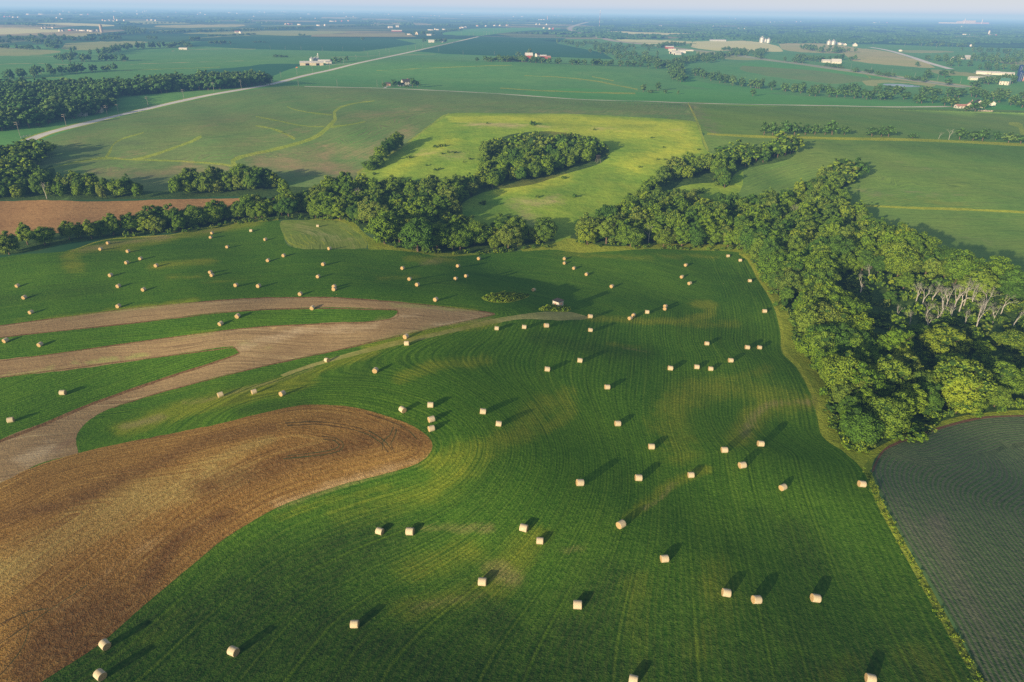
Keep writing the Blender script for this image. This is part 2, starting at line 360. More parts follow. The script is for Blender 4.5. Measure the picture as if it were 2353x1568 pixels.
# --- far and middle distance
fld('field', 'midgreen', [(-300, 112), (300, 100), (700, 92), (1176, 90), (1700, 92), (2200, 108), (2650, 118), (2650, 265), (1800, 245), (1176, 235), (600, 300), (-300, 440)], D(70), smooth=False)
fld('field', 'pale', [(1990, 128), (2060, 132), (2120, 150), (2060, 150), (1990, 140)], D(60))
fld('field', 'pale', [(2140, 160), (2230, 168), (2300, 180), (2250, 182), (2160, 172)], D(60))
fld('field', 'pale', [(1600, 118), (1680, 124), (1760, 136), (1700, 138), (1620, 130)], D(60))
fld('field', 'dksoy', [(588, 85), (900, 88), (958, 101), (880, 112), (825, 119), (588, 114), (400, 103)], D(80), smooth=False)
fld('field', 'dksoy', [(942, 121), (1100, 85), (1302, 88), (1280, 100), (1385, 122), (1410, 137), (1290, 132), (1176, 130)], D(80), smooth=False)
fld('field', 'dksoy', [(588, 148), (690, 148), (650, 165), (620, 176), (560, 172), (430, 162), (500, 152)], D(60))
fld('field', 'pale', [(588, 71), (795, 73), (690, 82), (588, 80), (420, 77)], D(80))
fld('field', 'bright', [(1015, 79), (1062, 68), (1176, 64), (1290, 66), (1176, 74), (1100, 82)], D(80))
fld('field', 'wheat', [(-80, 66), (130, 68), (140, 73), (60, 77), (-80, 80)], D(80))
fld('field', 'wheat', [(85, 54), (160, 53), (262, 58), (240, 61), (150, 58)], D(80))
fld('field', 'greybrown', [(138, 84), (180, 77), (230, 76), (235, 79), (150, 87)], D(80))
fld('field', 'greybrown', [(355, 60), (460, 57), (560, 57), (540, 62), (400, 64)], D(80))
fld('field', 'pale', [(290, 50), (330, 48), (440, 54), (300, 56)], D(80))
fld('field', 'pale', [(-60, 108), (60, 112), (140, 119), (60, 128), (-60, 126)], D(70))
fld('field', 'pale', [(150, 100), (260, 96), (340, 97), (280, 108), (190, 116), (140, 112)], D(70))
fld('field', 'midgreen', [(-60, 190), (100, 180), (300, 164), (588, 128), (650, 128), (588, 150), (450, 163), (430, 168), (300, 170), (120, 184), (-60, 205)], D(60))
fld('field', 'wheat', [(1592, 96), (1690, 94), (1742, 97), (1790, 107), (1800, 118), (1750, 119), (1700, 118), (1640, 116), (1588, 108)], D(70))
fld('field', 'wheat', [(1414, 91), (1490, 92), (1590, 96), (1592, 101), (1480, 101), (1425, 95)], D(80))
fld('field', 'wheat', [(1394, 72), (1500, 75), (1640, 79), (1640, 83), (1500, 80), (1400, 76)], D(80))
fld('field', 'greybrown', [(1790, 101), (1895, 101), (1965, 110), (2040, 119), (2135, 147), (2150, 156), (2080, 153), (1960, 140), (1940, 125), (1850, 121), (1795, 113)], D(60))
fld('field', 'midgreen', [(1588, 87), (1700, 86), (1765, 92), (1700, 94), (1600, 95), (1540, 90)], D(80))
fld('field', 'hill', [(1765, 143), (1940, 170), (2085, 187), (1980, 188), (1915, 193), (1840, 184), (1765, 175), (1700, 158)], D(50))
fld('field', 'bright', [(1765, 140), (1870, 152), (1985, 172), (2060, 183), (1985, 178), (1870, 162), (1700, 150)], D(50))
fld('field', 'pale', [(1980, 187), (2030, 184), (2080, 188), (2150, 194), (2130, 201), (2060, 202), (1990, 196)], D(50))
fld('field', 'bright', [(2165, 177), (2215, 175), (2262, 190), (2230, 193), (2195, 190)], D(50))
fld('field', 'pale', [(2300, 140), (2420, 140), (2420, 152), (2330, 150)], D(60))
fld('field', 'midgreen', [(2010, 105), (2230, 110), (2260, 123), (2150, 120), (2060, 118)], D(60))
fld('field', 'pale', [(2070, 116), (2170, 117), (2190, 121), (2100, 122)], D(60))
fld('field', 'midgreen', [(2140, 83), (2240, 80), (2353, 90), (2420, 96), (2260, 92), (2170, 92)], D(60))
fld('field', 'midgreen', [(1176, 150), (1300, 153), (1470, 158), (1560, 190), (1700, 212), (1340, 228), (1200, 219), (1000, 207), (720, 197), (640, 197), (700, 174), (820, 148), (960, 119)], ('poly', [(820, 148), (1200, 160), (1560, 185)]))
fld('field', 'bright', [(1200, 214), (1330, 203), (1470, 212), (1600, 205), (1720, 213), (1860, 222), (2100, 236), (2353, 243), (2600, 250), (2600, 262), (2353, 255), (2180, 247), (2050, 247), (1700, 241), (1480, 234), (1340, 230)], D(75))
fld('field', 'bright', [(1560, 160), (1620, 190), (1760, 205), (1800, 210), (1740, 214), (1600, 200), (1560, 188)], D(70))
fld('field', 'hill', [(60, 345), (110, 318), (200, 288), (300, 264), (400, 241), (480, 224), (560, 210), (640, 199), (720, 199), (880, 204), (1000, 209), (1100, 214), (1200, 221), (1340, 230), (1480, 235), (1582, 238),
     (1596, 262), (1602, 280), (1450, 270), (1300, 263), (1150, 262), (1030, 262), (985, 292), (930, 335), (870, 370), (820, 400), (800, 425), (700, 432), (560, 440), (450, 450), (330, 452), (60, 440), (-200, 470), (-200, 400)],
    ('poly', [(-200, 470), (300, 380), (520, 360), (700, 350), (900, 280), (1100, 235)]))
fld('field', 'soyright', [(1583, 238), (1700, 241), (1900, 245), (2050, 248), (2353, 254), (2600, 262), (2600, 350), (2353, 335), (2100, 323), (1900, 318), (1740, 314), (1620, 307), (1602, 280)], D(78))
fld('field', 'soyright', [(1622, 308), (1740, 315), (1900, 320), (2100, 323), (2353, 334), (2600, 348), (2600, 500), (2353, 487), (2200, 480), (2100, 477), (1980, 472), (1930, 500), (1690, 450), (1660, 400), (1700, 372), (1626, 346)], ('poly', [(1800, 500), (1950, 440), (2100, 420), (2400, 440)]))
fld('field', 'soyright', [(1980, 474), (2100, 479), (2200, 482), (2353, 489), (2600, 500), (2600, 720), (2353, 650), (2200, 620), (2050, 570), (1960, 520)], D(82))
fld('pasture', 'pasture', [(1030, 262), (1150, 261), (1300, 262), (1450, 269), (1598, 280), (1608, 305), (1627, 348), (1700, 372), (1700, 440), (1640, 455), (1520, 480), (1330, 560), (1200, 575), (1050, 580), (960, 500), (900, 440), (815, 412), (822, 396), (880, 365), (930, 335), (985, 292)], D(60))
fld('field', 'brownleft', [(-200, 466), (0, 463), (100, 460), (200, 463), (300, 462), (400, 458), (500, 457), (600, 456), (690, 462), (700, 480), (600, 505), (430, 530), (280, 545), (100, 560), (-200, 590)], ('poly', [(-200, 520), (300, 500), (700, 470)]))
# --- floor of the woods
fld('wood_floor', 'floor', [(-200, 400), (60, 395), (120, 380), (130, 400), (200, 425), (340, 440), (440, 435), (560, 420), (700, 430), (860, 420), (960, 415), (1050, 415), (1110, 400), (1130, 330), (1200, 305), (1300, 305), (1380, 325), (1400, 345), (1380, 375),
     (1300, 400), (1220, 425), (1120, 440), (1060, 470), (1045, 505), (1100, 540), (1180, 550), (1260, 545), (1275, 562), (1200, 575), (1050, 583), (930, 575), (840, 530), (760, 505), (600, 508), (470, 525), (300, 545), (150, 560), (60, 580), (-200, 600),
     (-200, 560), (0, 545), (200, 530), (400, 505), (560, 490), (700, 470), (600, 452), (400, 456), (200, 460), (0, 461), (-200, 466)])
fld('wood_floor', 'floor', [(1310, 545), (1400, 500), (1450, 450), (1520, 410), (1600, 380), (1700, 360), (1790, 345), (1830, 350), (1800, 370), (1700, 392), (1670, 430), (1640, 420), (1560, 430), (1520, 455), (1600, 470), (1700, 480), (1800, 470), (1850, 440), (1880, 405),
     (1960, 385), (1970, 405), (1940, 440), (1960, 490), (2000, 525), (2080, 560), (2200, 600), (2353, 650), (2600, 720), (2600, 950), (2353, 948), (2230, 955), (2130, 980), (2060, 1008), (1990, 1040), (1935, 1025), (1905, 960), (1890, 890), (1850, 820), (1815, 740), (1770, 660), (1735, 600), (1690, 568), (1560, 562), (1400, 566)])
# --- nearby fields
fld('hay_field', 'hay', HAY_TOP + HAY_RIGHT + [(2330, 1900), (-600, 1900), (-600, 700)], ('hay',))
fld('mown_patch', 'mown', [(645, 509), (700, 506), (780, 508), (822, 532), (845, 560), (842, 571), (760, 573), (690, 572), (662, 562), (650, 538)], ('poly', [(845, 600), (840, 560), (800, 520), (700, 500)]))
fld('field_margin', 'meadow', [(700, 504), (800, 506), (850, 545), (930, 572), (1050, 583), (1110, 584), (1020, 590), (960, 581), (900, 575), (846, 573), (846, 560), (822, 532), (780, 509)])
fld('field_margin', 'meadow', [(1270, 560), (1310, 548), (1400, 566), (1560, 560), (1690, 566), (1740, 600), (1778, 660), (1822, 740), (1856, 820), (1900, 890), (1915, 960), (1940, 1022), (1990, 1038), (2060, 1006), (2140, 975), (2240, 951), (2353, 943), (2353, 955), (2300, 955),
     (2230, 962), (2150, 985), (2080, 1010), (2030, 1035), (2010, 1055), (2004, 1078), (1985, 1078), (1940, 1036), (1890, 1003), (1878, 960), (1862, 905), (1830, 845), (1797, 810), (1792, 760), (1775, 700), (1740, 640), (1712, 590), (1690, 579), (1580, 575), (1500, 572), (1400, 578), (1330, 581), (1270, 574), (1200, 578), (1195, 572)])
fld('stubble_strip', 'stubble', STRIP_TOP + STRIP_LOW + [(180, 1042), (90, 1066), (0, 1110), (-300, 1230)], ('poly', STRIP_TOP))
fld('hay_strip', 'hay', TONGUE2, ('poly', [(-300, 815), (0, 775), (480, 721), (870, 710)]))
fld('hay_strip', 'hay', TONGUE3, ('poly', [(-300, 1140), (0, 1010), (200, 935), (551, 812)]))
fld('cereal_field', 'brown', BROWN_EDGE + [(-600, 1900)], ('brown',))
fld('corn_field', 'corn', [(2900, 1000), (2600, 960), (2420, 955), (2353, 956), (2300, 957), (2230, 964), (2150, 987)] + CORN_LEFT + [(2700, 1900), (3000, 1900)], ('corn',))
rib('soil_strip', 'soil', [(2004, 1085, 5), (2030, 1036, 5), (2080, 1011, 7), (2150, 987, 6), (2230, 965, 5), (2300, 957, 4), (2420, 955, 4)])
fld('worn_strip', 'tanpath', [(1190, 724), (1235, 718), (1300, 716), (1332, 722), (1356, 732), (1290, 736), (1200, 734), (1130, 745), (1050, 762), (960, 783), (880, 802), (790, 824), (720, 843), (650, 866), (644, 862), (720, 835), (800, 812), (900, 785), (1000, 764), (1080, 746), (1140, 732)], ('poly', [(1340, 725), (1140, 735), (900, 795), (650, 866)]))
fld('grass_island', 'edge', [(1106, 685), (1130, 676), (1190, 674), (1217, 680), (1200, 688), (1165, 696), (1125, 694)])
fld('grass_island', 'edge', [(1236, 713), (1258, 703), (1290, 701), (1313, 711), (1303, 717), (1262, 716)])
for P in ([(-300, 791), (0, 749), (330, 706), (560, 687), (700, 684), (800, 686), (1000, 703), (1135, 720)], [(1137, 723), (1050, 742), (960, 762), (780, 804), (600, 843), (430, 886), (333, 913), (260, 937)],
          [(-300, 815), (0, 776), (330, 740), (600, 712), (870, 711), (914, 717), (870, 738), (550, 756), (100, 817), (-300, 870)],
          [(-300, 915), (0, 868), (370, 820), (540, 799), (551, 811)]):
    rib('dead_crop_edge', 'rust', [(a, b, 2.2) for a, b in P])
rib('dead_crop_edge', 'rust', [(551, 812, 3), (500, 831, 4), (400, 863, 5), (300, 897, 6), (200, 933, 6), (100, 976, 7), (0, 1014, 7), (-200, 1090, 7)])
for P in ([(655, 972), (740, 970), (830, 985), (880, 1010), (900, 1035)], [(660, 978), (740, 976), (825, 991), (872, 1015), (892, 1040)], [(905, 980), (896, 1000), (880, 1015), (880, 1035)], [(912, 985), (906, 1005), (898, 1020), (906, 1040)],
          [(740, 1003), (775, 1008), (790, 1024), (762, 1042), (650, 1055)], [(742, 1009), (770, 1013), (780, 1024), (755, 1036), (660, 1048)], [(44, 1398), (60, 1420), (65, 1450), (50, 1490), (20, 1530), (-10, 1560)], [(0, 1434), (60, 1407), (112, 1399)], [(-10, 1486), (80, 1425), (200, 1345)], [(840, 950), (905, 972), (940, 990), (958, 1010)]):
    rib('wheel_track', 'track', [(a, b, 2.0) for a, b in P])
for P in ([(653, 536), (662, 556), (690, 568)], [(668, 538), (675, 555), (705, 567)], [(688, 538), (696, 552), (712, 563)], [(702, 541), (708, 552), (722, 560)], [(714, 540), (716, 548), (728, 556)], [(739, 552), (746, 562)], [(800, 520), (830, 540), (842, 560)], [(780, 520), (815, 545), (828, 562)]):
    rib('hay_row', 'edge', [(a, b, 1.6) for a, b in P])
# --- grass waterways, field edges
for P in ([(860, 232, 2), (815, 238, 3), (785, 246, 5), (768, 258, 8), (770, 275, 10), (752, 294, 10), (730, 312, 10), (690, 328, 8), (620, 346, 8), (565, 358, 8), (535, 370, 12), (545, 385, 14), (572, 405, 12)],
          [(760, 292, 6), (800, 287, 4), (840, 280, 2)], [(660, 245, 2), (680, 253, 3), (720, 260, 3), (762, 264, 4)], [(588, 268, 3), (640, 278, 3), (700, 290, 2.5), (745, 291, 2)],
          [(588, 289, 3), (620, 295, 4), (650, 305, 6), (678, 320, 6)], [(110, 388, 2), (180, 372, 5), (240, 364, 7), (300, 367, 4), (400, 370, 4), (500, 377, 5), (535, 382, 6)],
          [(242, 364, 6), (252, 350, 7), (258, 335, 4), (280, 320, 4), (330, 305, 3)], [(305, 366, 5), (340, 360, 7), (400, 340, 6), (440, 325, 7), (463, 313, 8)],
          [(1032, 261, 3), (985, 291, 4), (930, 334, 5), (875, 366, 5), (820, 398, 6)], [(1581, 236, 3), (1601, 278, 5), (1612, 310, 5), (1627, 347, 5)],
          [(1625, 308, 4)] + [(a, b, 6) for a, b in FENCE[1:]], [(1970, 472, 4), (2100, 478, 5), (2200, 481, 5), (2353, 488, 5), (2600, 499, 5)],
          [(1205, 174, 1.5), (1290, 178, 2), (1370, 187, 2.5), (1465, 206, 3)], [(1150, 203, 2), (1300, 211, 2.5), (1460, 215, 3)], [(2318, 284, 6), (2345, 290, 12), (2350, 305, 12), (2400, 320, 10)],
          [(20, 180, 1), (150, 178, 1.5)], [(865, 163, 1), (1000, 156, 1.5), (1176, 150, 1)], [(1936, 158, 1), (1985, 168, 2), (2000, 180, 3)], [(1360, 176, 2), (1410, 186, 2)],
          [(280, 163, 1), (400, 158, 1.5), (505, 155, 1)], [(430, 178, 1), (500, 170, 1.5), (545, 167, 1)],
          [(1698, 583, 5), (1718, 596, 6), (1745, 640, 7), (1780, 700, 7), (1797, 760, 7), (1803, 808, 8), (1838, 845, 8), (1868, 905, 9), (1884, 960, 10), (1897, 1004, 9), (1945, 1037, 10), (1990, 1080, 14),
           (2020, 1152, 15), (2070, 1245, 16), (2130, 1353, 17), (2194, 1465, 18), (2255, 1572, 20), (2340, 1712, 22)]):
    rib('grass_strip', 'edge' if P[0][1] > 300 and P[0][0] > 1000 else 'waterway', [(a, b, c * (.85 if b < 410 and a < 1000 else 1.0)) for a, b, c in P])
for P in ([(588, 79.5), (760, 81.5), (900, 80.5), (1000, 80)], [(-20, 126.5), (60, 128), (140, 131)], [(455, 88, ), (500, 85), (575, 81)], [(1176, 57), (1300, 58.5)], [(300, 66), (420, 64), (588, 62)], [(600, 60), (760, 58), (1000, 56)], [(1150, 51), (1250, 52)], [(0, 62), (100, 64)], [(340, 72), (460, 68), (588, 66)],
          [(1440, 97), (1600, 101)], [(1990, 116), (2060, 121), (2140, 122)], [(760, 132), (880, 128), (1000, 126)], [(300, 148), (420, 144), (560, 140)], [(0, 148), (80, 146), (180, 150)], [(1500, 92), (1640, 86)], [(2080, 86), (2200, 84), (2353, 88)], [(395, 118), (480, 113), (588, 113)]):
    rib('field_edge', 'pale', [(a, b, .9) for a, b in P])
rib('grass_strip', 'edge', [(160, 579, 2), (245, 551, 2), (390, 540, 2.5), (500, 519, 2.5), (640, 504, 3)])
# --- roads
ROAD_A = [(66, 323), (110, 306), (200, 283), (300, 259), (400, 236), (480, 219), (560, 205), (622, 194), (700, 174), (760, 161), (820, 146), (900, 129), (960, 116), (1040, 98), (1100, 84.5)]
ROAD_B = [(700, 199), (880, 203), (1000, 208), (1100, 213), (1200, 219.5), (1340, 229), (1480, 233), (1560, 236), (1700, 240), (1900, 243), (2050, 246), (2180, 245)]
ROAD_C = [(1351, 51), (1328, 57), (1308, 65), (1326, 75), (1351, 81), (1389, 89), (1416, 95), (1500, 104), (1581, 114), (1651, 122), (1764, 138), (1852, 149), (1940, 161), (2015, 171), (2090, 183), (2227, 201)]
ROAD_D = [(2000, 109), (2040, 116), (2090, 130), (2135, 145), (2185, 159)]
def road(name, mat, P, w):
    """centreline in pixels, width in metres -> outline on the land"""
    S = spline(P, 12)
    X, Y, Z = ground(S[:, 0], S[:, 1])
    T = np.stack([np.gradient(X), np.gradient(Y)], 1); T /= np.maximum(np.hypot(T[:, 0], T[:, 1]), 1e-6)[:, None]
    Nn = np.stack([-T[:, 1], T[:, 0]], 1) * w / 2
    A = np.stack([X, Y], 1)
    F.append((name, mat, ('world', np.concatenate([A + Nn, (A - Nn)[::-1]])), ('poly', P)))
road('road_verge', 'edge', ROAD_A, 15)
road('road', 'road', ROAD_A, 10)
road('road_verge', 'edge', ROAD_B, 13)
road('road', 'road', ROAD_B, 7.5)
road('highway_verge', 'pale', ROAD_C, 46)
road('highway', 'asphalt', ROAD_C, 26)
road('highway_median', 'bright', ROAD_C[7:], 6)
road('road', 'road', ROAD_D, 16)
road('road', 'road', [(2240, 167), (2277, 175)], 8)
road('road', 'road', [(1103, 83), (1176, 85.5), (1304, 88)], 14)
road('driveway', 'road', [(882, 203), (890, 199), (898, 198)], 3)
road('driveway', 'road', [(805, 147), (770, 148), (735, 151)], 4)
road('road', 'road', [(2180, 245), (2220, 248), (2260, 252)], 4)
fld('pond_bank', 'midgreen', [(2015, 193), (2040, 190), (2075, 191), (2110, 195), (2130, 199), (2100, 203), (2050, 201), (2020, 198)])
fld('pond', 'water', [(2027, 195), (2045, 193), (2078, 194.5), (2105, 197), (2118, 199), (2090, 200.5), (2050, 198.5)])

# soft patches: (channel 0 yellow / 1 tan / 2 dark crop and painted shade, pixel stroke, half width px, strength)
SP = [(1, [(190, 576), (260, 560), (380, 545)], 8, 1.0), (0, [(170, 578), (300, 562), (400, 546), (500, 528), (590, 511)], 8, 1.0), (1, [(400, 543), (520, 524)], 3, .7),
 (2, [(160, 640), (150, 590)], 5, .3), (1, [(690, 520), (740, 545), (800, 550)], 12, .5),
 (1, [(980, 1215), (1120, 1215)], 14, .75), (1, [(1150, 1310), (1180, 1330)], 26, .8), (1, [(960, 1395), (1100, 1370)], 16, .7), (0, [(1150, 1330), (1230, 1230)], 28, .8), (0, [(940, 1400), (1130, 1360)], 34, .7),
 (0, [(940, 1310), (1060, 1270)], 40, .55), (0, [(1000, 1060), (1190, 1000), (1250, 930)], 24, .75), (0, [(1000, 1130), (900, 1150), (800, 1180)], 40, .55), (0, [(1150, 1010), (1060, 1080), (1000, 1120)], 26, .6),
 (0, [(920, 870), (1000, 840), (1110, 828)], 14, .8), (0, [(960, 850), (1100, 830)], 10, .5), (0, [(1300, 900), (1310, 950), (1250, 985)], 16, .7),
 (0, [(1600, 700), (1635, 700), (1630, 725), (1560, 738), (1480, 738)], 9, .95), (0, [(1530, 738), (1360, 732)], 8, .8), (0, [(1570, 745), (1690, 745)], 12, .5),
 (0, [(1540, 940), (1600, 900), (1700, 890), (1830, 930)], 34, .65), (0, [(1520, 960), (1560, 1040)], 34, .55), (1, [(1860, 925), (1780, 925), (1735, 950), (1710, 1000)], 9, .75), (0, [(1860, 925), (1780, 925), (1735, 950), (1700, 1010)], 20, .9),
 (1, [(1480, 1170), (1520, 1145), (1550, 1110)], 5, .8), (0, [(1440, 1190), (1550, 1110), (1620, 1080)], 12, .7), (1, [(1300, 1265), (1330, 1260)], 12, .45), (0, [(1640, 1300), (1650, 1420), (1600, 1500)], 30, .5), (0, [(2100, 1500), (2150, 1560)], 32, .7),
 (0, [(1900, 1550), (1960, 1520)], 24, .7), (0, [(1460, 1330), (1480, 1500), (1460, 1600)], 24, .55), (0, [(330, 1480), (420, 1410)], 20, .4), (0, [(380, 1250), (700, 1160)], 0.1, 0),
 (1, [(290, 980), (370, 960)], 12, .95), (0, [(290, 985), (420, 940), (600, 900), (700, 870)], 18, 1.2), (1, [(560, 895), (650, 872), (720, 846)], 5, .9), (1, [(430, 930), (560, 897)], 6, .8), (1, [(420, 1000 - 75), (460, 915)], 6, .6), (0, [(560, 920), (620, 905)], 10, .8),
 (0, [(850, 800), (1000, 760), (1130, 742)], 12, .95), (1, [(1000, 748), (1130, 733)], 7, .8), (0, [(700, 860), (860, 812)], 8, .9),
 (0, [(350, 612), (480, 600)], 8, .85), (0, [(160, 590), (170, 615)], 14, .9), (0, [(380, 640), (460, 634)], 5, .6), (0, [(470, 648), (560, 642)], 5, .5), (0, [(245, 568), (310, 575)], 6, .8), (0, [(240, 715), (450, 690)], 6, .8), (0, [(30, 740), (240, 718)], 4, .5),
 (1, [(975, 605), (1010, 600)], 8, .8), (0, [(940, 595), (1040, 598)], 9, .8), (0, [(870, 640), (960, 636)], 6, .6), (0, [(1280, 582), (1500, 595)], 7, .6), (0, [(1500, 590), (1650, 590)], 7, .5), (0, [(790, 700), (900, 640)], 0.1, 0), (0, [(900, 700), (1100, 712)], 5, .7),
 (1, [(1430, 800), (1500, 808)], 3, .8), (0, [(1400, 790), (1470, 800)], 6, .5), (0, [(1690, 870), (1760, 850)], 14, .5), (0, [(350, 790), (500, 760)], 5, .6), (0, [(0, 865), (120, 850)], 4, .8), (0, [(170, 838), (370, 812)], 3.5, 1.2),
 (2, [(1230, 775), (1340, 800), (1480, 812)], 18, .55), (2, [(720, 1265), (860, 1265)], 22, .55), (2, [(1120, 1420), (1170, 1530)], 40, .4), (2, [(1400, 1320), (1330, 1450)], 40, .4), (2, [(1820, 1210), (1870, 1290)], 34, .5), (2, [(700, 930), (560, 945)], 14, .5), (2, [(860, 830), (830, 860)], 20, .35),  # dark strokes on the hay: shaded slopes painted into the crop colour
 (2, [(250, 660), (0, 690)], 14, .45), (2, [(520, 1320), (640, 1240)], 30, .3), (2, [(1180, 1000), (1100, 1150)], 30, .25), (2, [(360, 1520), (700, 1560), (1300, 1600)], 60, .35), (2, [(1750, 1180), (1830, 1240)], 18, .35), (2, [(300, 1520), (600, 1360), (860, 1230)], 60, .7), (2, [(900, 1500), (700, 1400)], 60, .4), (0, [(640, 1190), (760, 1150), (900, 1120)], 14, .5),  # first stroke paints a long hill shadow, the other dark ones foreground shade
 # ripe cereal
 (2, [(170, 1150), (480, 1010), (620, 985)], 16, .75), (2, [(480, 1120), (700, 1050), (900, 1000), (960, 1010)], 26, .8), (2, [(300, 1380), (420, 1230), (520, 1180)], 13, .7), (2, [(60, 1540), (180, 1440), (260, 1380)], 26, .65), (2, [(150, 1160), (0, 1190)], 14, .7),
 (0, [(0, 1320), (300, 1150), (520, 1080)], 46, .8), (0, [(250, 1140), (620, 1010)], 12, .7), (1, [(640, 1160), (800, 1105), (950, 1060)], 12, .9), (1, [(130, 1400), (330, 1260), (560, 1150)], 18, .35), (1, [(100, 1560), (330, 1380)], 8, .4), (2, [(660, 975), (760, 960), (900, 975)], 12, .35),
 # stubble
 (1, [(560, 800), (700, 760), (860, 750)], 12, .8), (0, [(560, 790), (620, 800)], 7, .5), (1, [(120, 1030), (60, 1060)], 20, .9), (2, [(180, 1000), (120, 1040)], 5, .5), (1, [(870, 735), (960, 722)], 6, .7),
 # pasture
 (1, [(1060, 285), (1200, 290), (1320, 297)], 5, 1.0), (1, [(1360, 296), (1430, 298)], 5, .95), (1, [(960, 350), (1060, 360)], 14, .55), (1, [(1180, 470), (1280, 460)], 14, .75), (1, [(1200, 490), (1230, 510)], 14, .7), (2, [(1240, 285), (1480, 292)], 4, .35), (2, [(1190, 530), (1260, 520)], 10, .5), (2, [(1040, 500), (1110, 490)], 14, .5),
 (0, [(1280, 300), (1560, 300), (1580, 340), (1450, 380)], 22, .8), (0, [(1040, 275), (1300, 272), (1560, 290)], 8, 1.0), (0, [(1150, 440), (1300, 410)], 14, .7), (0, [(1040, 320), (900, 400)], 12, .6),
 (2, [(1060, 300), (1150, 310)], 10, .35), (2, [(960, 380), (1060, 350)], 10, .3), (2, [(1300, 440), (1420, 400)], 12, .3), (2, [(1120, 480), (1250, 520)], 22, .6), (2, [(1420, 330), (1560, 330)], 6, .25), (2, [(1070, 520), (1200, 545)], 20, .6), (1, [(1480, 300), (1560, 300)], 5, .6),
 # hillside
 (1, [(600, 372), (720, 382), (800, 395)], 20, 1.0), (1, [(620, 360), (760, 340), (860, 350)], 14, .6), (1, [(200, 395), (330, 400), (480, 392)], 12, .8), (1, [(560, 330), (700, 300)], 12, .5), (1, [(800, 270), (980, 250)], 14, .6), (1, [(100, 350), (250, 300)], 16, .4), (1, [(740, 337), (754, 338)], 3, 1.0), (1, [(510, 388), (420, 380)], 10, .9), (1, [(940, 300), (860, 350), (700, 365)], 14, .9), (1, [(330, 350), (280, 360)], 9, .6), (1, [(430, 300), (560, 270)], 14, .4), (1, [(1000, 250), (1560, 262)], 8, .45), (2, [(100, 370), (230, 350)], 14, .6),
 (2, [(230, 330), (320, 328)], 8, .5), (2, [(420, 425), (300, 400)], 14, .5), (2, [(640, 400), (760, 402)], 5, .5), (1, [(1590, 245), (1640, 300)], 12, .7), (1, [(870, 160), (1100, 170)], 0.1, 0), (1, [(1250, 180), (1440, 195)], 8, .3),
 (2, [(1760, 420), (1740, 390)], 14, .3), (1, [(1980, 440), (2200, 452)], 10, .45), (1, [(2050, 375), (2200, 400)], 14, .3), (0, [(1980, 455), (2250, 470)], 8, .4), (1, [(2000, 520), (2300, 560)], 14, .3), (2, [(1900, 330), (2353, 350)], 10, .25),
 # corn
 (1, [(2150, 1200), (2180, 1290), (2240, 1400), (2300, 1500)], 22, .8), (1, [(2060, 1150), (2130, 1260)], 10, .5), (2, [(2120, 1080), (2300, 1150)], 26, .3), (1, [(2250, 1350), (2353, 1450)], 16, .4)]

def seg_dist(X, Y, P):
    d = np.full(X.shape, 1e12)
    for (x0, y0), (x1, y1) in zip(P[:-1], P[1:]):
        vx, vy = x1 - x0, y1 - y0
        t = np.clip(((X - x0) * vx + (Y - y0) * vy) / max(vx * vx + vy * vy, 1e-9), 0, 1)
        d = np.minimum(d, (X - x0 - t * vx) ** 2 + (Y - y0 - t * vy) ** 2)
    return np.sqrt(d)

def wpoly(P):
    S = spline(P, 6); X, Y, Z = ground(S[:, 0], S[:, 1]); return list(zip(X, Y))

# grid of points: even on the ground near by, coarser with distance
pts = []
r = 45.0
ring = 0
while r < 62000:
    dr = min(max(.7, 6.5e-5 * r * r), .09 * r)
    da = R(.40)
    a = np.arange(R(-47), R(47), da) + (ring % 2) * da * .5
    j = rng.uniform(-.2, .2, a.shape)
    rr = r + rng.uniform(-.2, .2, a.shape) * dr
    pts.append(np.stack([rr * np.sin(a + j * da), rr * np.cos(a + j * da)], 1))
    a2 = np.arange(R(50), R(310), R(6))
    pts.append(np.stack([r * np.sin(a2), r * np.cos(a2)], 1)) if ring % 6 == 0 else None
    r += dr; ring += 1
pts.append(np.array([[0.0, 0.0], [20, 20], [-20, 20], [0, -30]]))
pts = np.concatenate(pts)
print('ground points', len(pts), 'rings', ring)
verts = [pts]
faces = []; nv = len(pts)
world_polys = []
for (name, mat, P, rows) in F:
    if isinstance(P, tuple): A = P[1]
    else:
        J = P + rng.normal(0, .35, P.shape)
        J[:, 1] = np.minimum(J[:, 1], 1890)
        X, Y, Z = ground(J[:, 0], J[:, 1]); A = np.stack([X, Y], 1)
    k = np.concatenate([[True], np.hypot(*np.diff(A, axis=0).T) > .02])
    A = A[k]
    world_polys.append(A)
    faces.extend([(nv + i, nv + (i + 1) % len(A)) for i in range(len(A))]); nv += len(A); verts.append(A)
verts = np.concatenate(verts)
t = time.time()
ov, oe, of, _, _, off = delaunay_2d_cdt([Vector(v) for v in verts], faces, [], 0, 1e-3, False)
print('cdt', len(ov), len(of), time.time() - t)
V2 = np.array([(v[0], v[1]) for v in ov])
TR = np.array([f for f in of if len(f) == 3])
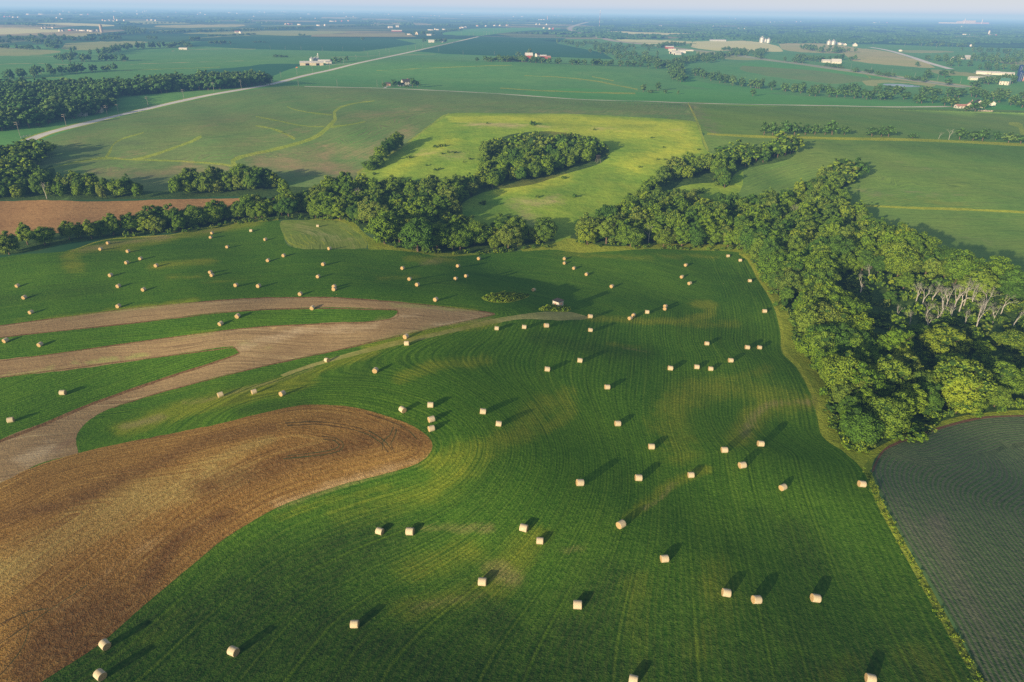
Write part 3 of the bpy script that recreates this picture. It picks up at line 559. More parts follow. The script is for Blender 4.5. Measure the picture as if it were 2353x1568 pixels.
# make every triangle face up
a, b, c = V2[TR[:, 0]], V2[TR[:, 1]], V2[TR[:, 2]]
area = (b[:, 0] - a[:, 0]) * (c[:, 1] - a[:, 1]) - (b[:, 1] - a[:, 1]) * (c[:, 0] - a[:, 0])
fl = area < 0; TR[fl] = TR[fl][:, ::-1]
VZ = height(V2[:, 0], V2[:, 1])
def inside(X, Y, A):
    out = np.zeros(X.shape, bool)
    bb = np.nonzero((X > A[:, 0].min()) & (X < A[:, 0].max()) & (Y > A[:, 1].min()) & (Y < A[:, 1].max()))[0]
    if len(bb) == 0: return out
    x, y = X[bb], Y[bb]; r_ = np.zeros(len(bb), bool)
    for (x0, y0), (x1, y1) in zip(A, np.roll(A, -1, axis=0)):
        if y0 == y1: continue
        r_ ^= ((y0 > y) != (y1 > y)) & (x < (x1 - x0) * (y - y0) / (y1 - y0) + x0)
    out[bb] = r_
    return out
cen = V2[TR].mean(axis=1); pri = np.full(len(TR), -1)
for fi, A in enumerate(world_polys): pri[inside(cen[:, 0], cen[:, 1], A)] = fi
PX, PY = project(V2[:, 0], V2[:, 1], VZ)
behind = V2[:, 1] < 20
patch = np.zeros((len(V2), 4)); patch[:, 3] = 1
for ch, P, w, s in SP:
    if s <= 0: continue
    P2 = [(x, y * 1.7) for x, y in P]
    d = seg_dist(PX, PY * 1.7, P2 if len(P2) > 1 else P2 * 2) / (w * 1.7)
    patch[:, ch] = np.maximum(patch[:, ch], s * np.exp(-d * d)) * 1.0
patch[:, 2] = np.clip(patch[:, 2] + .95 * np.clip((PY - 1060) / 480, 0, 1) * np.clip((PX + 0) / 100, 0, 1) * (V2[:, 1] > 0), 0, 1)  # foreground darkening of the light painted into the crop colour, stronger nearer the camera
patch[behind, :3] = 0
patch = np.clip(patch, 0, 1)
NORM = None
def make_mesh(name, V, T, mats, midx=None, smooth=True, attrs=None):
    me = bpy.data.meshes.new(name)
    V = np.ascontiguousarray(V, dtype=np.float32); T = np.ascontiguousarray(T, dtype=np.int32)
    me.vertices.add(len(V)); me.vertices.foreach_set('co', V.ravel())
    k = T.shape[1]
    me.loops.add(T.size); me.loops.foreach_set('vertex_index', T.ravel())
    me.polygons.add(len(T)); me.polygons.foreach_set('loop_start', np.arange(0, T.size, k, dtype=np.int32))
    me.polygons.foreach_set('loop_total', np.full(len(T), k, dtype=np.int32))
    for m_ in mats: me.materials.append(m_)
    if midx is not None: me.polygons.foreach_set('material_index', np.ascontiguousarray(midx, dtype=np.int32))
    me.polygons.foreach_set('use_smooth', np.full(len(T), smooth, dtype=bool))
    for an, (ty, arr) in (attrs or {}).items():
        at = me.attributes.new(an, ty, 'POINT')
        at.data.foreach_set('color' if ty == 'FLOAT_COLOR' else 'value', np.ascontiguousarray(arr, dtype=np.float32).ravel())
    me.update(calc_edges=True); me.validate()
    return me

def rows_for(rule, X, Y):
    if rule[0] == 'dir':
        a = R(rule[1]); return X * math.cos(a) + Y * math.sin(a)
    if rule[0] == 'poly': return seg_dist(X, Y, wpoly(rule[1]))
    if rule[0] == 'brown': return seg_dist(X, Y, wpoly(BROWN_EDGE[2:]))
    if rule[0] == 'corn':
        d1 = seg_dist(X, Y, wpoly(CORN_LEFT)); d2 = seg_dist(X, Y, wpoly([(2420, 955), (2353, 956), (2300, 957), (2230, 964), (2150, 987), (2080, 1010)]))
        return np.where(d2 < 14, d2, d1)
    if rule[0] == 'hay':
        d1 = seg_dist(X, Y, wpoly(BROWN_EDGE[8:])); d2 = seg_dist(X, Y, wpoly(HAY_RIGHT))
        up = seg_dist(X, Y, wpoly(STRIP_TOP))
        az = R(10.5); us = X * math.cos(az) - Y * math.sin(az)
        x0, y0, _z = g1(900, 1300); c0 = x0 * math.cos(az) - y0 * math.sin(az) - 40
        w1 = np.clip((d1 - 4) / 60, 0, 1); w1 = w1 * w1 * (3 - 2 * w1)
        u1 = (1 - w1) * (d1 + c0) + w1 * us
        x1, y1, _z = g1(1990, 1300); c1_ = x1 * math.cos(az) - y1 * math.sin(az) + 20
        w2 = np.clip(1 - (d2 - 5) / 55, 0, 1); w2 = w2 * w2 * (3 - 2 * w2)
        u1 = (1 - w2) * u1 + w2 * (c1_ - d2)
        px, py = project(X, Y, height(X, Y))
        line = np.interp(px, [0, 200, 650, 1137, 1350, 1650, 1800], [1100, 980, 850, 735, 730, 700, 640])
        w = np.clip((line - py) / 25, 0, 1)
        near = seg_dist(X, Y, wpoly(HAY_RIGHT))
        return np.where(py > line, u1, np.where(near < 22, near, up))
    return X

names_done = {}
for fi in range(-1, len(F)):
    sel = pri == fi
    if not sel.any(): continue
    T = TR[sel]; used = np.unique(T); re = np.full(len(V2), -1); re[used] = np.arange(len(used))
    X, Y, Z = V2[used, 0], V2[used, 1], VZ[used]
    name, mat, rule = ('ground', 'far', ('dir', 0)) if fi < 0 else (F[fi][0], F[fi][1], F[fi][3])
    rw = rows_for(rule, X, Y)
    if name == 'grass_island': pass
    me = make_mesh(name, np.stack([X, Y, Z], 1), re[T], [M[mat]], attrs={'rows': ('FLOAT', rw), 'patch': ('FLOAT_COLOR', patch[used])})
    o = bpy.data.objects.new(name, me); C.objects.link(o); o['kind'] = 'structure'
print('ground done', time.time() - T0)

# ------------------------------------------------------------------ trees
def unit(v): return v / np.maximum(np.linalg.norm(v, axis=-1, keepdims=True), 1e-9)
def ico(sub):
    import bmesh
    bm = bmesh.new(); bmesh.ops.create_icosphere(bm, subdivisions=sub, radius=1.0)
    V = np.array([v.co[:] for v in bm.verts]); T = np.array([[v.index for v in f.verts] for f in bm.faces]); bm.free()
    return V, T
ICO1, ICO2 = ico(1), ico(2)

def cards(rg, P, Nm, size):
    """small leafy faces at points P that face about Nm"""
    n = len(P)
    nn = unit(Nm + rg.normal(0, .36, (n, 3)))
    t = unit(np.cross(nn, rg.normal(0, 1, (n, 3)))); b = np.cross(nn, t)
    s = (size * rg.uniform(.6, 1.35, n))[:, None]
    q4 = [P + t * s * .55, P + b * s * .38, P - t * s * .5 + nn * s * .12, P - b * s * .42]
    V = np.stack(q4, 1).reshape(-1, 3)
    i = np.arange(n)[:, None] * 4
    T = np.concatenate([i + [0, 1, 2], i + [0, 2, 3]])
    return V, T

def crown(seed, h=14.0, w=9.5, base=.2, nl=26, nc=75, card=.62, shape='round'):
    rg = np.random.default_rng(seed)
    Vs, Ts, Ms = [], [], []; off = 0
    zc, rz = h * (base + 1) / 2, h * (1 - base) / 2
    k = np.arange(nl) + .5
    ph = np.arccos(1 - 1.75 * k / nl); th = np.pi * (1 + 5 ** .5) * k + rg.uniform(0, 6)
    d = np.stack([np.cos(th) * np.sin(ph), np.sin(th) * np.sin(ph), np.cos(ph)], 1)
    rad = rg.uniform(.50, .98, nl)
    lean = rg.normal(0, .06, 2) * w
    for i in range(nl):
        c = d[i] * rad[i] * np.array([w / 2, w / 2, rz])
        if shape == 'tall': c[:2] *= .8
        if shape == 'wide': c[2] *= .88
        c[:2] += lean * (c[2] / rz)
        c[2] += zc
        lr = rg.uniform(.11, .25) * w * (1.1 - .35 * max(0, d[i][2]))
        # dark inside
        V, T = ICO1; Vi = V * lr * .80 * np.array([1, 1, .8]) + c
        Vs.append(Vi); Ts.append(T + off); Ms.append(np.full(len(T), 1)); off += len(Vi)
        m = int(nc * (lr / (.21 * w)) ** 2)
        dd = unit(rg.normal(0, 1, (m, 3)) + d[i] * .9 + [0, 0, .3])
        P = c + dd * lr * rg.uniform(.78, 1.08, (m, 1)) * np.array([1, 1, .82])
        V, T = cards(rg, P, dd, card)
        Vs.append(V); Ts.append(T + off); Ms.append(np.zeros(len(T))); off += len(V)
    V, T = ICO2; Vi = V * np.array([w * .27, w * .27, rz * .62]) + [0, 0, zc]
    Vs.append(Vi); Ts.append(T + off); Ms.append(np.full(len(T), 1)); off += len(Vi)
    V = np.concatenate(Vs); T = np.concatenate(Ts)
    lo = V[:, 2].min()
    if lo < .15: V[:, 2] = np.maximum(V[:, 2], .15)
    return V, T, np.concatenate(Ms).astype(int)

def limb(Vs, Ts, off, a, b, r0, r1, n=5):
    a, b = np.array(a, float), np.array(b, float)
    ax = unit(b - a); t = unit(np.cross(ax, [.31, .87, .2])); s = np.cross(ax, t)
    ang = np.arange(n) * 2 * np.pi / n
    ring = np.cos(ang)[:, None] * t + np.sin(ang)[:, None] * s
    Vs.append(np.concatenate([a + ring * r0, b + ring * r1, b[None]]))
    i = np.arange(n); j = (i + 1) % n
    Ts.append(np.concatenate([np.stack([i, j, j + n], 1), np.stack([i, j + n, i + n], 1), np.stack([i + n, j + n, np.full(n, 2 * n)], 1)]) + off)
    return off + 2 * n + 1

def trunk(seed, h=14.0, w=9.5, thick=.32):
    rg = np.random.default_rng(seed + 500)
    Vs, Ts = [], []; off = 0
    p = np.array([0, 0, -.4]); d = np.array([rg.normal(0, .06), rg.normal(0, .06), 1.0])
    fork = p + d * h * .33
    off = limb(Vs, Ts, off, p, p + d * .9, thick * 1.7, thick * 1.05, 7)
    off = limb(Vs, Ts, off, p + d * .85, fork, thick * 1.05, thick * .75, 7)
    for k in range(5):
        a = k * 2 * np.pi / 5 + rg.uniform(-.4, .4)
        e = fork + np.array([math.cos(a) * w * .25, math.sin(a) * w * .25, h * rg.uniform(.18, .4)])
        s = p + d * h * rg.uniform(.2, .33)
        off = limb(Vs, Ts, off, s, e, thick * .5, thick * .2, 5)
        off = limb(Vs, Ts, off, e, e + np.array([math.cos(a + .7) * w * .14, math.sin(a + .7) * w * .14, h * .12]), thick * .2, thick * .06, 4)
    return np.concatenate(Vs), np.concatenate(Ts)

def branches(seed, h, spread=.5, levels=4):
    rg = np.random.default_rng(seed); Vs, Ts = [], []; off = [0]
    def grow(p, d, L, r, lv):
        n = 2 if lv > 1 else 1
        q_ = p
        for _ in range(n):
            d = unit(d + rg.normal(0, .10, 3)); e = q_ + d * L / n
            off[0] = limb(Vs, Ts, off[0], q_, e, r, r * .8, 4 if lv < 3 else 5); q_ = e; r *= .8
        if lv == 0: return
        for k in range(rg.integers(2, 4) + (lv < 3)):
            nd = unit(d + rg.normal(0, spread, 3) + [0, 0, .25])
            grow(q_ - d * L * rg.uniform(0, .35), nd, L * rg.uniform(.55, .8), r * .62, lv - 1)
    for k in range(rg.integers(2, 4)):
        a = rg.uniform(0, 6.28)
        grow(np.array([0, 0, h * .28]), unit(np.array([math.cos(a) * spread, math.sin(a) * spread, 1.0])), h * .26, h * .014, levels)
    return np.concatenate(Vs), np.concatenate(Ts)

def dead_stem(seed, h):
    rg = np.random.default_rng(seed); Vs, Ts = [], []
    off = limb(Vs, Ts, 0, (0, 0, -.4), (rg.normal(0, .15), 0, h * .30), h * .022, h * .016, 6)
    return np.concatenate(Vs), np.concatenate(Ts)

def const(n, v): return np.full(n, v, dtype=np.float32)
def tree_meshes(nm, data, tr, mats):
    V, T, Mi = data
    cm = make_mesh('crown', V, T, mats, Mi, smooth=False, attrs={'tint': ('FLOAT', const(len(V), 0))})
    tm = make_mesh('trunk', tr[0], tr[1], [M['bark']], attrs={})
    return cm, tm
SH = ['round', 'tall', 'wide', 'round', 'tall', 'wide', 'round', 'tall']
NEAR = []      # (V, T, M) in metres, 14 m tall
for s in range(8):
    NEAR.append((crown(s + 1, 14, [10, 8.6, 11.5, 9.4, 7.8, 10.6, 11, 9][s], [.04, .10, .05, .02, .05, .04, .12, .03][s], nl=[34, 28, 38, 32, 28, 36, 40, 30][s], nc=150, card=.50, shape=SH[s]), trunk(s, 14, 9.5)))
NEAR2 = [(crown(s + 1, 14, [10, 8.6, 11.5, 9.4, 7.8, 10.6, 11, 9][s], [.04, .10, .05, .02, .05, .04, .12, .03][s], nl=[34, 28, 38, 32, 28, 36, 40, 30][s], nc=92, card=.62, shape=SH[s]), None) for s in range(8)]
MID = []
for s in range(5):
    MID.append((crown(s + 40, 14, [10, 8.5, 11, 9.5, 9][s], .08, nl=12, nc=24, card=1.35, shape=SH[s]), trunk(s + 40, 14, 9.5, .35)))
SHRUB = []
for s in range(4):
    SHRUB.append(crown(s + 80, 3.0, [3.6, 3.0, 4.4, 2.6][s], 0.0, nl=9, nc=34, card=.42))
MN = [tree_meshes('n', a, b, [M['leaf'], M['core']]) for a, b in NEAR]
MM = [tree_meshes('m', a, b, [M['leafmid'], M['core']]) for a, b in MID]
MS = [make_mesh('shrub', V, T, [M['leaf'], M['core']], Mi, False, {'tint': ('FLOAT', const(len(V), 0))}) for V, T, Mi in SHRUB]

def empty(name, loc, rz=0.0, label=None, cat=None, group=None, sc_=(1, 1, 1)):
    o = bpy.data.objects.new(name, None); C.objects.link(o)
    o.location = loc; o.rotation_euler = (0, 0, rz); o.scale = sc_; o.empty_display_size = .5
    if label: o['label'] = label
    if cat: o['category'] = cat
    if group: o['group'] = group
    return o
def child(name, me, par, loc=None, rot=None, label=None):
    o = bpy.data.objects.new(name, me); C.objects.link(o); o.parent = par
    if loc is not None: o.location = loc
    if rot is not None: o.rotation_euler = rot
    if label: o['label'] = label
    return o
def add_tree(loc, h, w, kinds=MN, k=None, label='', group=None, cat='tree', rz=None, name='broadleaf_tree'):
    k = random.randrange(len(kinds)) if k is None else k
    s = h / 14.0; sw = w / 9.5
    t_ = empty(name, loc, random.uniform(0, 6.28) if rz is None else rz, label, cat, group, (sw, sw, s))
    child('trunk', kinds[k][1], t_); child('crown', kinds[k][0], t_)
    return t_

# where trees stand: outlines of the woods (pixels of the ground under them)
def scatter(P, spacing, world=False, smooth=False):
    if not world:
        S = spline(P, 4, True) if smooth else np.array(P, float)
        X, Y, Z = ground(S[:, 0], S[:, 1]); A = np.stack([X, Y], 1)
    else: A = np.array(P)
    lo, hi = A.min(0), A.max(0)
    hx = spacing * .866
    gy, gx = np.mgrid[lo[1]:hi[1]:hx, lo[0]:hi[0]:spacing]
    gx = gx + (np.arange(gx.shape[0]) % 2)[:, None] * spacing * .5
    X, Y = gx.ravel(), gy.ravel()
    X = X + rng.uniform(-.42, .42, X.shape) * spacing; Y = Y + rng.uniform(-.42, .42, Y.shape) * spacing
    k = inside(X, Y, A)
    return X[k], Y[k]
def along(P, spacing, width=0.0):
    S = spline(P, 10); X, Y, Z = ground(S[:, 0], S[:, 1])
    L = np.concatenate([[0], np.cumsum(np.hypot(np.diff(X), np.diff(Y)))])
    s = np.arange(0, L[-1], spacing) + 0.0
    s = np.clip(s + rng.uniform(-.4, .4, s.shape) * spacing, 0, L[-1])
    return np.interp(s, L, X) + rng.normal(0, width + .01, s.shape), np.interp(s, L, Y) + rng.normal(0, width + .01, s.shape)

W_RIGHT = [(1325, 552), (1365, 560), (1400, 563), (1500, 566), (1600, 569), (1690, 570), (1738, 602), (1785, 675), (1828, 752), (1868, 822), (1908, 895), (1925, 955), (1945, 1010), (1962, 1024), (2000, 1022),
           (2060, 998), (2130, 972), (2230, 945), (2353, 936), (2480, 935), (2560, 800), (2480, 715), (2353, 668), (2250, 640), (2160, 612), (2080, 578), (1995, 540), (1962, 502), (1935, 470), (1915, 445), (1962, 422), (1968, 400),
           (1930, 402), (1870, 425), (1842, 452), (1800, 470), (1700, 484), (1600, 482), (1530, 478), (1490, 480), (1500, 440), (1530, 430), (1600, 408), (1640, 400), (1655, 425), (1672, 428), (1690, 388), (1760, 374), (1826, 358),
           (1822, 342), (1760, 350), (1700, 362), (1640, 374), (1560, 396), (1500, 420), (1450, 470), (1400, 510)]
W_CENTRE = [(590, 456), (640, 450), (700, 456), (850, 444), (960, 440), (1040, 442), (1100, 428), (1108, 390), (1122, 352), (1200, 333), (1300, 331), (1370, 338), (1390, 350), (1380, 365), (1300, 392), (1262, 402),
            (1220, 415), (1150, 428), (1110, 440), (1062, 468), (1045, 500), (1070, 535), (1110, 548), (1180, 552), (1255, 548), (1262, 560), (1200, 570), (1120, 576), (1050, 580), (1000, 577), (930, 568), (872, 542), (845, 516), (780, 500), (735, 490), (700, 480), (740, 462), (680, 452)]
W_ROW = [(282, 541), (400, 533), (470, 521), (520, 513), (600, 502), (700, 497), (845, 512), (760, 478), (700, 476), (640, 482), (560, 494), (480, 504), (420, 513), (330, 521), (290, 529)]
W_GROVE_CUT = [(1255, 556), (1290, 545), (1310, 552), (1290, 565)]
CLEAR = [(1945, 628), (2060, 645), (2190, 660), (2353, 700), (2480, 735), (2480, 905), (2353, 902), (2200, 902), (2120, 902), (2055, 880), (2070, 842), (2000, 795), (1945, 745), (1895, 705), (1892, 655)]
W_UPLEFT = [(-120, 470), (0, 458), (100, 455), (200, 458), (335, 456), (340, 444), (200, 438), (60, 430), (-120, 440)]
W_UPMID = [(388, 456), (440, 450), (560, 442), (600, 440), (640, 432), (560, 425), (480, 430), (400, 442)]
W_LEFT = [(-150, 440), (60, 425), (130, 420), (95, 400), (60, 390), (110, 372), (108, 350), (60, 350), (0, 350), (-150, 370)]
W_BIGLEFT = [(-200, 320), (0, 302), (60, 298), (150, 280), (235, 262), (258, 248), (262, 228), (320, 219), (442, 210), (530, 205), (612, 197), (605, 190), (540, 190), (400, 196), (300, 204), (150, 210), (0, 214), (-200, 222)]
A_clear = np.stack(ground(*np.array(CLEAR, float).T)[:2], 1)
A_cut = np.stack(ground(*np.array(W_GROVE_CUT, float).T)[:2], 1)

cand = []      # X, Y, height, wood id
def take(P, sp_, hlo, hhi, wid, smooth=False, ang=None):
    X, Y = scatter(P, sp_, smooth=smooth)
    k = ~inside(X, Y, A_clear) & ~inside(X, Y, A_cut)
    for x, y in zip(X[k], Y[k]): cand.append((x, y, random.uniform(hlo, hhi), wid))
take(W_RIGHT, 7.1, 7.5, 15, 0); take(W_CENTRE, 7.2, 7.5, 14, 1); take(W_ROW, 5.0, 7, 12, 2); take(W_UPLEFT, 7.5, 7, 12, 3); take(W_UPMID, 6.5, 9, 15, 3); take(W_LEFT, 8.5, 8, 13, 3)
n_near = len(cand)
take(W_BIGLEFT, 10.5, 9, 19, 4)
cand = np.array(cand)
cz = height(cand[:, 0], cand[:, 1]); cpx, cpy = project(cand[:, 0], cand[:, 1], cz)
vis = (cpx > -110) & (cpx < W + 110)
cand, cz, cpx, cpy = cand[vis], cz[vis], cpx[vis], cpy[vis]
dist = np.hypot(cand[:, 0], cand[:, 1])
front = (dist - cand[:, 2] * 2.0)
order = np.argsort(dist)
print('wood trees', len(cand), [int((cand[:, 3] == i).sum()) for i in range(5)])
n_ind = 250
# the edges of the woods show every tree: prefer trees with none in front of them
seen_bonus = np.zeros(len(cand))
for i in range(len(cand)):
    d2 = (cand[:, 0] - cand[i, 0] * .97) ** 2 + (cand[:, 1] - cand[i, 1] * .97) ** 2
    seen_bonus[i] = 1 if (d2 < 60).sum() <= 1 else 0
order = np.argsort(dist * np.where(seen_bonus > 0, .8, 1.0))
inframe = (cpx > 0) & (cpx < W)
order = [i for i in order if inframe[i] and cand[i, 3] < 4]
individual = set(order[:n_ind])
ANCH = [(1340, 545, 'at the left tip of the right-hand wood'), (1420, 555, 'at the wood front above the upper hay field'), (1530, 560, 'at the wood front near the bright yellow-green tree'),
        (1640, 562, 'by the top right hay field corner'), (1730, 610, 'where the hay field edge turns down'), (1790, 690, 'on the wood edge by the hay margin'), (1860, 800, 'on the wood edge where the margin bulges'),
        (1930, 900, 'in the dark wood hollow above the corner'), (1960, 1000, 'at the wood corner above the corn tip'), (2060, 980, 'on the wood edge above the corn'), (2180, 940, 'above the middle of the corn headland'),
        (2320, 930, 'above the corn at the frame edge'), (2080, 890, 'deep in the wood above the corn'), (2280, 870, 'behind the wood front above the corn'), (1840, 620, 'inside the wood left of the clearing'),
        (1980, 600, 'just above the dead-tree clearing'), (2120, 620, 'in the wood strip behind the dead trees'), (2280, 660, 'behind the dead trees, near the frame edge'), (1800, 540, 'in the middle of the right-hand wood'),
        (2350, 760, 'right of the dead-tree clearing'), (1000, 570, 'around the two pale round trees'), (900, 545, 'beside the yellow-green mown bank'), (1130, 568, 'at the foot of the central wood'),
        (1230, 555, 'at the central wood tip by the creek'), (780, 495, 'just behind the mown patch'), (640, 498, 'in the row above the hay field'), (480, 515, 'in the row below the brown field'),
        (330, 532, 'at the left end of the row'), (900, 500, 'in the body of the central wood'), (1040, 520, 'on the pasture side, central wood'), (1600, 510, 'below the small fenced pasture notch'), (1900, 500, 'on the wood arm in the green field')]
zone = {}
for i in individual:
    j = int(np.argmin([(cpx[i] - a) ** 2 + (1.5 * (cpy[i] - b)) ** 2 for a, b, _ in ANCH])); zone.setdefault(j, []).append(i)
ORD = ['leftmost', 'second from left', 'third from left', 'fourth from left', 'fifth from left', 'sixth from left', 'seventh from left', 'eighth from left', 'ninth from left', 'tenth from left']
SHN = {'round': 'round', 'tall': 'slim', 'wide': 'broad'}
for j, L in zone.items():
    by = {}
    for i in L: by.setdefault(random.randrange(8), []).append(i)
    bs = {}
    for k, mem in by.items():
        for i in mem: bs.setdefault(SH[k], []).append((i, k))
    for s_, mem in bs.items():
        mem.sort(key=lambda t_: cpx[t_[0]])
        for n_, (i, k) in enumerate(mem):
            o_ = (ORD[n_] + ' ' if n_ < 10 else 'far right ') if len(mem) > 1 else ''
            lab = f'{o_}{SHN[s_]} green tree {ANCH[j][2]}'
            h_ = cand[i, 2]
            add_tree((cand[i, 0], cand[i, 1], cz[i] - .1), h_, h_ * random.uniform(.66, .88), MN, k, lab, 'trees ' + ANCH[j][2], rz=random.uniform(0, 6.28))

def merged(name, items, variants, mats, label, mi_off=0, with_trunk=True):
    """many far or hidden trees that read as one mass: one mesh"""
    Vs, Ts, Ms, Tt = [], [], [], []; off = 0
    for (x, y, z, sx, sz, k, tint) in items:
        (V, T, Mi), tr = variants[k % len(variants)]
        a = random.uniform(0, 6.28); c, s = math.cos(a), math.sin(a)
        with_t = with_trunk
        parts = [(V, T, Mi)] + ([(tr[0], tr[1], np.full(len(tr[1]), 2))] if with_trunk and tr is not None else [])
        for V, T, Mi in parts:
            X = V[:, 0] * sx; Y = V[:, 1] * sx
            Vs.append(np.stack([X * c - Y * s + x, X * s + Y * c + y, V[:, 2] * sz + z], 1).astype(np.float32))
            Ts.append(T + off); Ms.append(Mi); Tt.append(np.full(len(V), tint, np.float32)); off += len(V)
    me = make_mesh(name, np.concatenate(Vs), np.concatenate(Ts), mats, np.concatenate(Ms), False, {'tint': ('FLOAT', np.concatenate(Tt))})
    o = bpy.data.objects.new(name, me); C.objects.link(o)
    o['kind'] = 'stuff'; o['label'] = label; o['category'] = 'woodland'
    return o
LEAFM = [M['leaf'], M['core'], M['bark']]; MIDM = [M['leafmid'], M['core'], M['bark']]
WL = {0: 'green canopy of the wood right of the hay field', 1: 'green canopy of the central wood and its pasture grove', 2: 'green canopy behind the tree row at the top of the hay field', 3: 'trees between the brown field and the hillside', 4: 'dark wood beside the gravel road at the upper left'}
for w_ in range(5):
    idx = [i for i in range(len(cand)) if cand[i, 3] == w_ and i not in individual]
    if not idx: continue
    fr = [i for i in idx if dist[i] < 520 and w_ < 4]; bk = [i for i in idx if not (dist[i] < 520 and w_ < 4)]
    mk = lambda L, sc_: [(cand[i, 0], cand[i, 1], cz[i] - .2, cand[i, 2] / 14 * random.uniform(.85, 1.15) * sc_, cand[i, 2] / 14, random.randrange(8), random.random()) for i in L]
    if fr: merged('woodland', mk(fr, 1.0), NEAR2, LEAFM, WL[w_])
    if bk: merged('woodland', mk(bk, 1.3), MID, MIDM if w_ == 4 else LEAFM, WL[w_] + ', farther part')
print('woods', time.time() - T0)
# undergrowth along the wood edges and in the clearing
def shrub_stuff(P, sp_, smin, smax, label, line=False, width=1.5, mat='leaf'):
    X, Y = along(P, sp_, width) if line else scatter(P, sp_)
    Z = height(X, Y)
    merged('undergrowth', [(x, y, z - .1, random.uniform(smin, smax), random.uniform(smin, smax) * .9, random.randrange(4), random.random()) for x, y, z in zip(X, Y, Z)], [(s, None) for s in SHRUB], [M[mat], M['core']], label)['category'] = 'undergrowth'
shrub_stuff([(1700, 575), (1745, 612), (1790, 690), (1830, 765), (1872, 835), (1905, 905), (1915, 965), (1935, 1022), (2000, 1032), (2070, 1002), (2140, 972), (2240, 948), (2400, 942)], 2.6, .5, 1.25, 'low bushes along the edge of the right-hand wood', True, 1.6)
shrub_stuff(CLEAR, 6.0, .5, 2.0, 'low bushes over the clearing among the dead trees')
shrub_stuff([(1330, 556), (1450, 568), (1600, 573), (1690, 574)], 3.4, .4, 1.0, 'low bushes at the top of the hay field', True, 1.2)
shrub_stuff([(282, 546), (470, 525), (600, 507), (700, 503), (840, 515), (900, 562), (1000, 583), (1120, 582), (1260, 566)], 3.0, .4, 1.1, 'low bushes below the central wood and tree row', True, 1.5)
# tall weeds on the field edge beside the corn, and on the two grass islands
shrub_stuff([(1990, 1080), (2018, 1150), (2068, 1245), (2128, 1353), (2192, 1465), (2252, 1572), (2330, 1700)], .5, .08, .24, 'tall weeds between the hay field and the corn field', True, .5, 'weed')
shrub_stuff([(1106, 685), (1130, 676), (1190, 674), (1217, 680), (1200, 688), (1165, 696), (1125, 694)], 1.4, .24, .42, 'tall weeds on the oval grass island left of the hut', mat='weed')
shrub_stuff([(1236, 713), (1258, 703), (1290, 701), (1313, 711), (1303, 717), (1262, 716)], 1.4, .26, .48, 'tall weeds on the mound around the hut', mat='weed')

